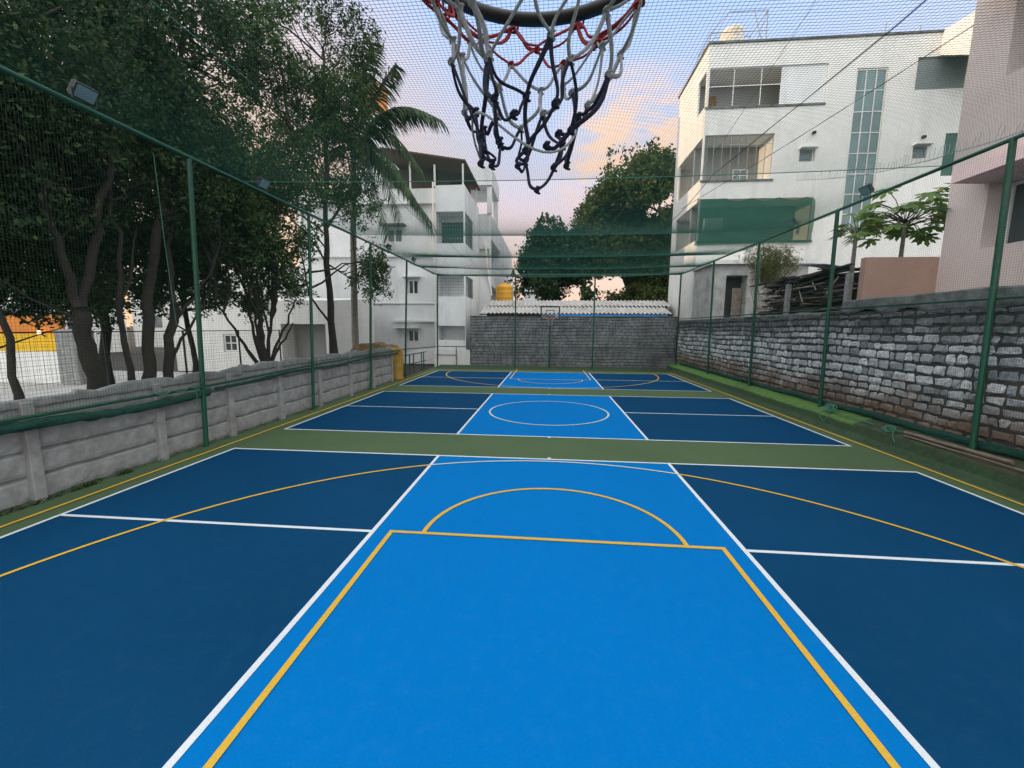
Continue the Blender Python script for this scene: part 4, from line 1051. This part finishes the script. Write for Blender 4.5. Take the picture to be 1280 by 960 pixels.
# ------------------------------------------------------------------ far trees
tree('far_tree', 'large rounded tree with olive tinted top rising behind the shed, against the white block',
     [([(7.4, 40, -.05), (7.3, 40, 5), (7.0, 40, 9)], .5, .25), ([(7.2, 40, 6), (4.6, 39.5, 11)], .25, .08), ([(7.2, 40, 7), (9.5, 40, 13)], .25, .08)],
     [((7.4, 40, 13.0), (4.6, 4.5, 4.6)), ((4.4, 39.4, 10.6), (2.6, 3, 3.2)), ((9.8, 40, 14.6), (3, 3.5, 3.6)), ((6.4, 39.0, 8.4), (4, 3, 2.4)), ((9.5, 40, 8), (3, 3, 3)), ((7, 38, 4.5), (4.6, 2.5, 2.6)), ((4.2, 39.2, 12.4), (1.8, 2.4, 2.0)), ((3.6, 39, 8.2), (2, 2, 2.4)), ((5.4, 39, 11.4), (2.8, 2.6, 3.0)), ((6, 38.6, 13.6), (2.6, 2.6, 2.4)), ((9.6, 39, 11), (2.6, 2.6, 3.0))], 5200, 24, .30, .17, .62, M['leaf_far'], M['bark'], 909, .9, -.48, 'trees behind the shed', 50, droop=.1, twig_r=.04)
tree('far_tree', 'lower deep green tree behind the shed beside the far white wing',
     [([(-.2, 38, -.05), (-.1, 38, 4), (.1, 38, 7)], .4, .2), ([(-.1, 38, 4.4), (-1.6, 37.6, 8)], .18, .06), ([(-.1, 38, 4.4), (1.6, 38, 8.4)], .18, .06)],
     [((.2, 38, 8.8), (2.7, 3, 3.0)), ((-1.4, 37.6, 7.0), (1.9, 2.4, 2.4)), ((1.7, 38, 8.6), (1.9, 2.4, 2.4)), ((.3, 36.8, 4.6), (3.2, 2.2, 2.4))], 2000, 24, .30, .17, .5, M['leaf_far2'], M['bark'], 1010, .85, -.35, 'trees behind the shed', 40, droop=.1, twig_r=.03)

# ------------------------------------------------------------------ papaya plants, bush and timber stack
def papaya(loc, h, crown_r, n, label, seed):
    t = thing('papaya_plant', loc, label, 'plant', 'papaya plants behind the tan wall'); rs = random.Random(seed)
    m = MB(); m.tube([(loc[0] + .03 * nz(i, seed, 0), loc[1], loc[2] + h * i / 8) for i in range(9)], [.075 - .004 * i for i in range(9)], 9); m.build('trunk', M['bark_pale'], t)
    c = Vector((loc[0], loc[1], loc[2] + h)); st = MB(); lm = MB()
    for k in range(n):
        a = k * 2.4 + rs.uniform(-.3, .3); el = rs.uniform(-.35, .75); L_ = crown_r * rs.uniform(.6, 1.05)
        d = Vector((math.cos(a) * math.cos(el), math.sin(a) * math.cos(el), math.sin(el)))
        e = c + d * L_ + Vector((0, 0, -.06)); st.tube([c - Vector((0, 0, rs.uniform(0, .25))), c.lerp(e, .55) + Vector((0, 0, .08)), e], .011, 5)
        hz = Vector((d.x + rs.uniform(-.3, .3), d.y + rs.uniform(-.3, .3), -rs.uniform(.1, .9))).normalized(); sd = hz.cross(Z).normalized(); nn = sd.cross(hz)
        for j in range(7):                    # seven deeply cut lobes
            b = (j - 3) * .62; dd = (hz * math.cos(b) + sd * math.sin(b) - Z * .25 * abs(math.sin(b))).normalized(); ll = crown_r * .36 * (1 - .09 * abs(j - 3)) * rs.uniform(.85, 1.15)
            pp = dd.cross(nn).normalized(); w = ll * .17
            lm.add([e, e + dd * ll * .35 + pp * w, e + dd * ll * .55 + pp * w * .6, e + dd * ll * .7 + pp * w * .9, e + dd * ll, e + dd * ll * .7 - pp * w * .9, e + dd * ll * .55 - pp * w * .6, e + dd * ll * .35 - pp * w], [(0, 1, 2, 3, 4, 5, 6, 7)])
    st.build('stalk', M['bush_leaf'], t); lm.build('foliage', M['papaya_leaf'], t)
papaya((9.95, 13.1, 2.6), 3.0, 1.2, 52, 'broad papaya plant with many lobed leaves against the pink house', 3)
papaya((8.62, 13.0, 2.6), 2.75, .66, 22, 'slim papaya plant on a bare stem before the stair window', 8)
b = thing('bush', (8.7, 18.5, 2.4), 'feathery yellow green bush above the stone wall before the hut', 'bush')
m = MB(); rs = random.Random(4)
for k in range(26): m.tube(limb_points((8.9, 18.5, 2.4), (8.9 + rs.uniform(-1.0, 1.3), 18.5 + rs.uniform(-.6, .6), rs.uniform(4.4, 6.1)), 5, .1, k), .012, 4)
m.build('stem', M['timber_pale'], b)
quads_mesh('foliage', leaf_quads(crown_points([((9.0, 18.5, 5.1), (1.2, .8, .95)), ((8.6, 18.4, 4.3), (.8, .6, .8))], 520, 2.0, -.3, 6), 22, .13, .024, .25, .5), M['bush_leaf'], b)
tp = thing('timber_stack', (9.1, 15.5, 2.9), 'untidy stack of dark weathered boards and sticks above the stone wall', 'timber stack')
m = MB(); m2 = MB(); rs = random.Random(14)
for k in range(330):
    zz = 2.75 + 1.62 * (k / 330) + rs.uniform(-.05, .05); y_ = rs.uniform(13.5, 17.2); x_ = rs.uniform(8.42, 9.4); l = rs.uniform(.5, 1.3)
    ang = R(rs.choice([90, 90, 84, 97, 92, 15]) + rs.uniform(-6, 6)); l = l if abs(ang) > R(50) else .35; T = Matrix.Translation((x_, y_, zz)) @ Matrix.Rotation(ang, 4, 'Z') @ Matrix.Rotation(R(rs.uniform(-6, 6)), 4, 'Y')
    (m2 if rs.random() < .12 else m).box(-l, l, -rs.uniform(.03, .12), rs.uniform(.03, .12), -.016, .018, T)
m.box(8.8, 9.6, 13.2, 17.0, 2.4, 4.0)
m.build('board', M['timber'], tp); m2.build('pale_board', M['timber_pale'], tp)
m = MB()
for k in range(22):
    a = Vector((8.3 + rs.uniform(0, .3), rs.uniform(13.2, 17.2), rs.uniform(3.0, 3.9))); m.tube([a, a + Vector((rs.uniform(-.05, .5), rs.uniform(-1.6, 1.6), rs.uniform(-.1, .9)))], rs.uniform(.010, .02), 5)
m.build('stick', M['timber_pale'], tp)
m = MB(); T = Matrix.Translation((9.0, 14.6, 4.50)) @ Matrix.Rotation(R(9), 4, 'Y') @ Matrix.Rotation(R(8), 4, 'X'); m.box(-.7, .7, -.9, .7, 0, .015, T)
tag(m.build('roof_sheet', M['offwhite']), 'pale flat sheet lying on top of the timber stack', 'sheet')
for (x_, y_, w) in ((8.22, 15.4, 'in the middle of the timber stack'), (8.25, 12.5, 'between timber stack and tan wall')):
    m = MB(); m.bevbox(x_ - .07, x_ + .07, y_ - .07, y_ + .07, 2.6, 4.05, .012); tag(m.build('concrete_post', M['concrete']), 'short grey concrete post above the stone wall, ' + w, 'post')

# ------------------------------------------------------------------ left apartment block
lb = thing('apartment_block', (-10, 29, 0), 'white apartment block with caged corner balconies and a brown roof shelter, behind the palm', 'building')
m = MB(); XL = -17.0
facade(m, (XL, 27.5, 0), X, Z, -Y, 9.6, 11.4, [(-10.9 - XL, -9.75 - XL, 8.0, 8.95, .12, ''), (-9.55 - XL, -8.75 - XL, 4.63, 5.66, .12, ''), (-9.65 - XL, -8.8 - XL, 1.45, 2.35, .12, '')])
facade(m, (-7.4, 27.0, 0), X, Z, -Y, 1.9, 11.4, [(.05, 1.8, 7.85, 9.8, 1.3, 'r'), (.05, 1.8, 4.5, 5.85, 1.3, 'r'), (.05, 1.85, 1.65, 2.6, 1.2, '')])
m.quad((-7.4, 27, 0), (-7.4, 27.5, 0), (-7.4, 27.5, 11.4), (-7.4, 27, 11.4))
facade(m, (-5.5, 27.0, 0), Y, Z, X, 5.2, 11.4, [(.1, 2.9, 7.85, 9.8, .1, 'k'), (.1, 2.9, 4.5, 5.85, .1, 'k')])
for (z0, z1) in ((7.85, 9.8), (4.5, 5.85)):
    m.quad((-7, 28.3, z0), (-5.6, 28.3, z0), (-5.6, 30, z0), (-7, 30, z0)); m.quad((-7, 28.3, z1), (-5.6, 28.3, z1), (-5.6, 30, z1), (-7, 30, z1)); m.quad((-7, 28.3, z0), (-7, 30, z0), (-7, 30, z1), (-7, 28.3, z1))
m.quad((XL, 32.2, 0), (-5.5, 32.2, 0), (-5.5, 32.2, 11.4), (XL, 32.2, 11.4)); m.quad((XL, 27.5, 0), (XL, 32.2, 0), (XL, 32.2, 11.4), (XL, 27.5, 11.4)); m.quad((XL, 27.2, 10.4), (-5.5, 27.2, 10.4), (-5.5, 32, 10.4), (XL, 32, 10.4))
m.build('wall', M['offwhite'], lb)
m = MB(); m.box(XL, -7.41, 27.32, 27.498, 9.05 - 1.95, 9.05 - 1.85); m.box(-10.5, -7.45, 27.2, 27.498, 2.85, 2.97); m.box(XL, -7.41, 27.4, 27.498, 4.05, 4.12); m.build('ledge', M['white_wall'], lb)
for (a, z) in ((-11.15, 9.05), (-9.8, 5.76), (-10.4, 2.42)):
    m = MB(); m.box(a, a + (1.65 if a < -10 else 1.25), 26.95, 27.496, z, z + .09); m.build('sunshade', M['offwhite'] if z < 9 else M['cement_cap'], lb)
for (u0, u1, v0, v1, n_) in ((-10.88, -9.77, 8.02, 8.93, 2), (-9.53, -8.77, 4.65, 5.64, 2), (-9.63, -8.82, 1.47, 2.33, 2)):
    window(lb, (0, 27.616, 0), X, Z, -Y, u0, u1, v0, v1, n_, 1, M['white_wall'], M['glass'], .10, .05)
def cage(x0, x1, z0, z1, y):
    m = MB(); n = int((x1 - x0) / .16)
    for k in range(n + 1): m.box(x0 + (x1 - x0) * k / n - .008, x0 + (x1 - x0) * k / n + .008, y - .008, y + .008, z0, z1)
    for k in range(1, 7): zz = z0 + (z1 - z0) * k / 7; m.box(x0, x1, y + .009, y + .02, zz - .01, zz + .01)
    m.build('balcony_cage', M['grille'], lb)
cage(-7.33, -5.62, 7.87, 9.78, 27.05); cage(-7.33, -5.62, 4.52, 5.83, 27.05)
for z0, z1 in ((7.87, 9.78), (4.52, 5.83)):
    m = MB()
    for k in range(18): m.box(-5.55, -5.535, 27.12 + .155 * k, 27.135 + .155 * k, z0, z1)
    for k in range(1, 7): m.box(-5.57, -5.552, 27.12, 29.85, z0 + (z1 - z0) * k / 7 - .01, z0 + (z1 - z0) * k / 7 + .01)
    m.build('balcony_cage', M['grille'], lb)
m = MB(); m.box(-7.34, -5.62, 28.285, 28.296, 7.86, 9.45); m.build('door_or_shade_panel', M['green_shutter'], lb)  # dark sheet across the whole balcony back, painted shade of the caged interior
for x_, z1 in ((-7.52, 11.6), (-4.72, 9.9)):
    m = MB(); m.tube([(x_, 26.95, .4), (x_, 26.95, z1)], .055, 8)
    if x_ < -6: m.build('downpipe', M['white_wall'], lb)
for x_, y_ in ((-7.45, 27.15), (-9.2, 27.6), (-5.62, 27.1), (-5.6, 31.8)):
    m = MB(); m.box(x_ - .05, x_ + .05, y_ - .05, y_ + .05, 11.4, 12.68 if x_ > -9 else 13.1); m.build('shelter_post', M['white_wall'], lb)
m = MB(); m.add([(-10.9, 26.9, 13.65), (-5.42, 26.9, 12.75), (-5.42, 32.6, 12.75), (-10.9, 32.6, 13.65), (-10.9, 26.9, 13.75), (-5.42, 26.9, 12.85), (-5.42, 32.6, 12.85), (-10.9, 32.6, 13.75)], [(0, 1, 2, 3), (4, 7, 6, 5), (0, 4, 5, 1), (1, 5, 6, 2), (2, 6, 7, 3), (3, 7, 4, 0)]); m.build('shelter_roof', M['brown_sheet'], lb)
m = MB(); m.box(-10.8, -7.8, 29.2, 29.4, 10.5, 13.2); m.box(-7.2, -5.8, 30.5, 30.7, 10.5, 12.7); m.build('roof_room', M['brown_sheet'], lb)
tank((-12.5, 30.5, 17.0), .8, 2.3, M['orange_plastic'], 'orange water tank high on the stair tower behind the palm fronds')
m = MB(); m.box(-13.7, -11.3, 29.4, 31.6, 10.3, 16.99); m.build('stair_tower', M['offwhite'], lb)

# wing behind
wg = thing('apartment_block', (-6.5, 40, 0), 'narrow stepped white block receding behind the caged balcony block', 'building')
m = MB()
facade(m, (-9.5, 33.0, 0), X, Z, -Y, 4.8, 11.2, [(3.9, 4.7, 6.0, 8.6, .3, '')])
facade(m, (-4.7, 33.0, 0), Y, Z, X, 18, 11.2, [(.4, 6.5, 7.0, 9.4, .8, ''), (.4, 6.5, 3.2, 5.8, .8, '')])
m.quad((-9.5, 51, 0), (-4.7, 51, 0), (-4.7, 51, 11.2), (-9.5, 51, 11.2)); m.quad((-9.5, 33, 11.2), (-4.7, 33, 11.2), (-4.7, 51, 11.2), (-9.5, 51, 11.2))
m.build('wall', M['offwhite'], wg)
m = MB(); m.add([(-9.5, 32.6, 13.2), (-4.55, 32.6, 13.2), (-4.55, 37, 13.2), (-9.5, 37, 13.2), (-9.5, 32.6, 14.5), (-4.55, 32.6, 14.5), (-4.55, 37, 14.5), (-9.5, 37, 14.5)], [(0, 1, 2, 3), (4, 7, 6, 5), (0, 4, 5, 1), (1, 5, 6, 2), (2, 6, 7, 3), (3, 7, 4, 0)]); m.build('upper_storey', M['offwhite'], wg)
for y_ in (32.8, 36.4): m = MB(); m.box(-4.95, -4.6, y_, y_ + .35, 11.2, 13.2); m.build('pillar', M['offwhite'], wg)
m = MB(); m.tube([(-5.2, 32.85, 9.0), (-5.05, 32.85, 8.7), (-4.85, 32.85, 6.4), (-4.6, 32.85, 5.0)], .07, 8); m.build('downpipe', M['white_wall'], wg)
m = MB(); m.box(-3.9, -3.3, 60, 66, 0, 15); m.box(-3.3, -.6, 61, 66, 0, 12); tag(m.build('distant_house', M['offwhite']), 'distant pale house slab between the stepped block and the far tree', 'building')

# low wall with gate at the far corner
gw = thing('corner_wall', (-6.2, 26.2, 0), 'low white wall with a sunken panel beside the dark grey block wall', 'wall')
m = MB(); facade(m, (-7.4, 26.15, -.05), X, Z, -Y, 2.33, 1.12, [(.1, 1.45, .12, .80, .03, '')]); m.quad((-7.4, 26.15, 1.07), (-5.07, 26.15, 1.07), (-5.07, 26.3, 1.07), (-7.4, 26.3, 1.07)); m.quad((-7.4, 26.3, 0), (-5.07, 26.3, 0), (-5.07, 26.3, 1.07), (-7.4, 26.3, 1.07))
m.build('wall', M['white_wall'], gw)
m = MB(); m.box(-5.97, -5.93, 26.09, 26.13, 0, 1.3); m.box(-7.3, -5.97, 26.1, 26.13, .72, .75); m.build('gate_bar', M['dark_metal'], gw)
# yellow drum and thatch heap at the end of the low wall
tank((-7.32, 19.15, 0), .36, 1.6, M['drum_plastic'], 'yellow plastic drum standing past the end of the low concrete wall', 2)
hm = MB(); vs = []; nu, nv = 30, 10
for j in range(nv + 1):
    for i in range(nu + 1):
        u = i / nu; v = j / nv; vs.append((-9.9 + 2.3 * u, 19.4 + 1.6 * v, 1.75 * min(1, 3 * math.sin(math.pi * (.05 + .9 * v))) * (.75 + .2 * math.sin(u * math.pi)) + .16 * nz(u * 6, v * 4, 2)))
hm.add(vs, [(j * (nu + 1) + i, j * (nu + 1) + i + 1, (j + 1) * (nu + 1) + i + 1, (j + 1) * (nu + 1) + i) for j in range(nv) for i in range(nu)])
tag(hm.build('thatch_heap', M['thatch']), 'heap of brown dry thatch behind the wall beside the yellow drum', 'heap')

# ------------------------------------------------------------------ houses and fences seen between the left trunks
hs = thing('house', (-15.5, 23, 0), 'low white house with a grey recess seen between the tree trunks', 'house')
m = MB(); facade(m, (-20.5, 21, 0), X, Z, -Y, 9.2, 3.85, [(2.85, 3.65, 1.1, 2.05, .1, ''), (6.2, 8.7, .3, 2.62, 1.2, '')])
m.quad((-20.5, 21, 3.85), (-11.3, 21, 3.85), (-11.3, 26, 4.3), (-20.5, 26, 4.3)); m.quad((-11.3, 21, 0), (-11.3, 26, 0), (-11.3, 26, 4.3), (-11.3, 21, 3.85)); m.quad((-20.5, 21, 0), (-20.5, 26, 0), (-20.5, 26, 4.3), (-20.5, 21, 3.85))
m.build('wall', M['white_wall'], hs)
window(hs, (-20.5, 21.096, 0), X, Z, -Y, 2.87, 3.63, 1.12, 2.03, 2, 2, M['white_wall'], M['glass'], .07, .05)
m = MB(); m.box(-14.2, -11.9, 22.1, 22.19, .3, 2.6); m.build('recess_panel', M['grey_wall_and_shade'], hs)
fb = thing('building', (-40, 12, 0), 'long pale two storey building far behind the trees, stretched to block the low sun', 'building')  # stands for pale walls behind the trunks, lengthened and raised as a sun blocker
m = MB(); facade(m, (-40, 36, 0), -Y, Z, X, 56, 8.6, [(3 + 4 * k, 4.8 + 4 * k, z0, z0 + 1.5, .15, '') for k in range(13) for z0 in (2.0, 5.6)]); m.quad((-40, 36, 0), (-50, 36, 0), (-50, 36, 8.6), (-40, 36, 8.6)); m.quad((-40, -20, 0), (-50, -20, 0), (-50, -20, 8.6), (-40, -20, 8.6)); m.quad((-50, -20, 8.6), (-40, -20, 8.6), (-40, 36, 8.6), (-50, 36, 8.6)); m.quad((-50, -20, 0), (-50, 36, 0), (-50, 36, 8.6), (-50, -20, 8.6)); m.build('wall', M['white_wall'], fb)
for k in range(13):
    for z0 in (2.0, 5.6): window(fb, (-40.146, 36, 0), -Y, Z, X, 3.02 + 4 * k, 4.78 + 4 * k, z0 + .02, z0 + 1.48, 2, 2, M['grille'], M['glass'], .07, .05)
h2 = thing('house', (-30, 46, 0), 'broad pale house behind the low white house, glimpsed between the trunks', 'house')
m = MB(); facade(m, (-48, 44, 0), X, Z, -Y, 31, 9.0, [(2 + 4.2 * k, 3.7 + 4.2 * k, z0, z0 + 1.4, .15, '') for k in range(7) for z0 in (2.2, 5.8)]); m.quad((-17, 44, 0), (-17, 52, 0), (-17, 52, 9), (-17, 44, 9)); m.quad((-48, 44, 9), (-17, 44, 9), (-17, 52, 9), (-48, 52, 9)); m.build('wall', M['white_wall'], h2)
for k in range(7):
    for z0 in (2.2, 5.8): window(h2, (-48, 44.146, 0), X, Z, -Y, 2.02 + 4.2 * k, 3.68 + 4.2 * k, z0 + .02, z0 + 1.38, 2, 2, M['grille'], M['glass'], .07, .05)
yw = thing('boundary_wall', (-22, 16, 0), 'bright yellow boundary wall with an orange band, seen past the leftmost tree', 'wall')
m = MB(); m.box(-34, -20.9, 16, 16.2, -.05, 1.35); m.build('lower_band', M['white_wall'], yw)
m = MB(); m.box(-34, -20.9, 15.98, 16.2, 1.353, 2.10); m.build('middle_band', M['yellow_wall'], yw)
m = MB(); m.box(-34, -20.9, 15.96, 16.2, 2.103, 2.9); m.build('upper_band', M['orange_wall'], yw)
m = MB(); m.bevbox(-20.85, -19.9, 15.7, 16.5, -.05, 2.3, .03); tag(m.build('gate_pillar', M['concrete']), 'stubby plastered pillar at the end of the yellow wall', 'pillar')
yl_ = thing('wall_lamp', (-21.6, 15.8, 2.6), 'small lit lamp on the yellow wall', 'lamp')
m = MB(); m.tube([(-21.6, 15.95, 2.0), (-21.6, 15.82, 2.1)], .03, 8); m.build('bracket', M['dark_metal'], yl_)
def lit():
    m_, nt, b_ = new_mat('warm_lit_bulb'); b_.inputs['Emission Color'].default_value = (1, .75, .4, 1); b_.inputs['Emission Strength'].default_value = 6; return m_
m = MB(); m.ball((-21.6, 15.76, 2.16), .075, 12, 8); m.build('bulb', lit(), yl_)
# wire mesh fence in the planted ground
wf = thing('mesh_fence', (-11.6, 12, 1), 'wire mesh fence on thin dark posts behind the tree trunks', 'fence')
fx = -11.8
for y in (5.2, 7.6, 10.0, 12.4, 14.8, 17.2): m = MB(); m.tube([(fx, y, .05), (fx, y, 2.35)], .03, 8); m.build('post', M['dark_metal'], wf)
V_, F_ = [], []
y = 4.0
while y < 18.0: strand(V_, F_, [(fx, y, 1.0), (fx, y, 2.3)], .003); y += .11
z = 1.0
while z < 2.32: strand(V_, F_, [(fx, 4, z), (fx, 18, z)], .003); z += .11
m = MB(); m.v = V_; m.f = F_; m.tube([(fx, 4, 2.32), (fx, 18, 2.32)], .018, 6); m.build('wire_mesh', M['dark_metal'], wf)

# ------------------------------------------------------------------ overhead cables
def cable(a, b, sag, r, label):
    a, b = Vector(a), Vector(b); a = a + (a - b) * .35
    m = MB(); m.tube([a.lerp(b, t) - Vector((0, 0, sag * math.sin(math.pi * t))) for t in [i / 20 for i in range(21)]], r, 6); tag(m.build('overhead_cable', M['black_cable']), label, 'cable', 'cables running down past the white block')
cable((11.0, 13.0, 10.6), (7.15, 24.8, 9.1), .15, .011, 'thin dark cable slanting over the tall stair window')
cable((7.6, 13.0, 12.4), (7.9, 24.8, 10.6), .1, .008, 'faint thin cable highest over the white block balconies')

# ------------------------------------------------------------------ sky, sun
SUN_AZ, SUN_EL = R(-91), R(2.4)         # azimuth from +Y towards +X
sdir = Vector((math.sin(SUN_AZ) * math.cos(SUN_EL), math.cos(SUN_AZ) * math.cos(SUN_EL), math.sin(SUN_EL)))
w = bpy.data.worlds.new('World'); scene.world = w; w.use_nodes = True
nt = w.node_tree; nt.nodes.clear()
out = node(nt, 'ShaderNodeOutputWorld')
sky = node(nt, 'ShaderNodeTexSky', sky_type='NISHITA'); sky.sun_disc = False; sky.sun_elevation = SUN_EL; sky.sun_rotation = SUN_AZ
sky.dust_density = 1.5; sky.altitude = 900
tc = node(nt, 'ShaderNodeTexCoord'); dirv = tc.outputs['Generated']
sp = node(nt, 'ShaderNodeSeparateXYZ'); nt.links.new(dirv, sp.inputs[0])
grad = ramp(nt, sp.outputs[2], [(0., (.84, .56, .44)), (.15, (.88, .66, .58)), (.25, (.90, .74, .80)), (.37, (.70, .76, .98)), (.56, (.46, .65, 1.05)), (1., (.72, .80, .92))])
# brighter sky overhead and behind the camera, away from the sunset
back = node(nt, 'ShaderNodeVectorMath', operation='DOT_PRODUCT'); nt.links.new(dirv, back.inputs[0]); back.inputs[1].default_value = (0, -.75, .66)
up = node(nt, 'ShaderNodeMapRange', interpolation_type='SMOOTHSTEP'); nt.links.new(back.outputs['Value'], up.inputs[0])
for i, v in zip((1, 2, 3, 4), (-.15, .65, 1.0, 2.35)): up.inputs[i].default_value = v
bf = node(nt, 'ShaderNodeMapRange', interpolation_type='SMOOTHSTEP'); nt.links.new(back.outputs['Value'], bf.inputs[0])
bf.inputs[1].default_value = -.2; bf.inputs[2].default_value = .35
grad = mixc(nt, bf.outputs[0], grad, (.78, .81, .82))
# sunset glow near the sun and a lit cloud bank ahead
def dotdir(d):
    v = node(nt, 'ShaderNodeVectorMath', operation='DOT_PRODUCT'); nt.links.new(dirv, v.inputs[0]); v.inputs[1].default_value = d; return v.outputs['Value']
glow = ramp(nt, dotdir(Vector((-.62, .76, .20)).normalized()), [(.84, 0.), (1., .8)])
col = mixc(nt, glow, grad, (1.0, .66, .42))
mp = node(nt, 'ShaderNodeMapping'); nt.links.new(dirv, mp.inputs[0]); mp.inputs['Scale'].default_value = (2.2, 2.2, 5.5)
cn = noise_tex(nt, 1.6, 9, .58, mp.outputs[0])
cloudm = ramp(nt, cn, [(.50, 0.), (.66, 1.)])
near = ramp(nt, dotdir(Vector((.165, .925, .345)).normalized()), [(.985, 0.), (.997, 1.)])
n2 = noise_tex(nt, 5.5, 8, .6, mp.outputs[0])
puff = node(nt, 'ShaderNodeMath', operation='MULTIPLY', use_clamp=True)
nt.links.new(near, puff.inputs[0]); nt.links.new(ramp(nt, n2, [(.36, 0.), (.56, 1.)]), puff.inputs[1])
soft = node(nt, 'ShaderNodeMath', operation='MULTIPLY'); nt.links.new(cloudm, soft.inputs[0]); soft.inputs[1].default_value = .03
col = mixc(nt, soft.outputs[0], col, (.80, .74, .80))
col = mixc(nt, puff.outputs[0], col, (1.15, .80, .60))
bg1 = node(nt, 'ShaderNodeBackground'); nt.links.new(sky.outputs[0], bg1.inputs[0]); bg1.inputs[1].default_value = .06
bg2 = node(nt, 'ShaderNodeBackground'); nt.links.new(col, bg2.inputs[0])
st = node(nt, 'ShaderNodeMath', operation='MULTIPLY'); nt.links.new(up.outputs[0], st.inputs[0]); st.inputs[1].default_value = 1.13
nt.links.new(st.outputs[0], bg2.inputs[1])
ad = node(nt, 'ShaderNodeAddShader'); nt.links.new(bg1.outputs[0], ad.inputs[0]); nt.links.new(bg2.outputs[0], ad.inputs[1]); nt.links.new(ad.outputs[0], out.inputs[0])

sl = bpy.data.lights.new('sun', 'SUN'); sl.energy = 3.2; sl.color = (1., .72, .42); sl.angle = R(.6)
so = bpy.data.objects.new('sun', sl); COL.objects.link(so); so.location = (-30, 20, 30)
so.rotation_euler = (-sdir).to_track_quat('-Z', 'Y').to_euler()

# ------------------------------------------------------------------ camera
cam = bpy.data.cameras.new('camera'); cam.sensor_width = 36; cam.sensor_fit = 'HORIZONTAL'; cam.lens = 514.97 / 1280 * 36
cam.clip_start = .02; cam.clip_end = 3000
co = bpy.data.objects.new('camera', cam); COL.objects.link(co)
co.matrix_world = Matrix(((.99590851, -.01888112, .08837275, 0), (.09011342, .13425319, -.98684125, 0), (.00676834, .99076717, .13540533, 2.5), (0, 0, 0, 1)))
scene.camera = co
vs_ = scene.view_settings; vs_.view_transform = 'Standard'; vs_.look = 'None'; vs_.exposure = 0.0; vs_.gamma = 1.0; vs_.use_curve_mapping = False
scene.render.engine = 'CYCLES'
scene.cycles.max_bounces = 8; scene.cycles.diffuse_bounces = 4; scene.cycles.transparent_max_bounces = 16
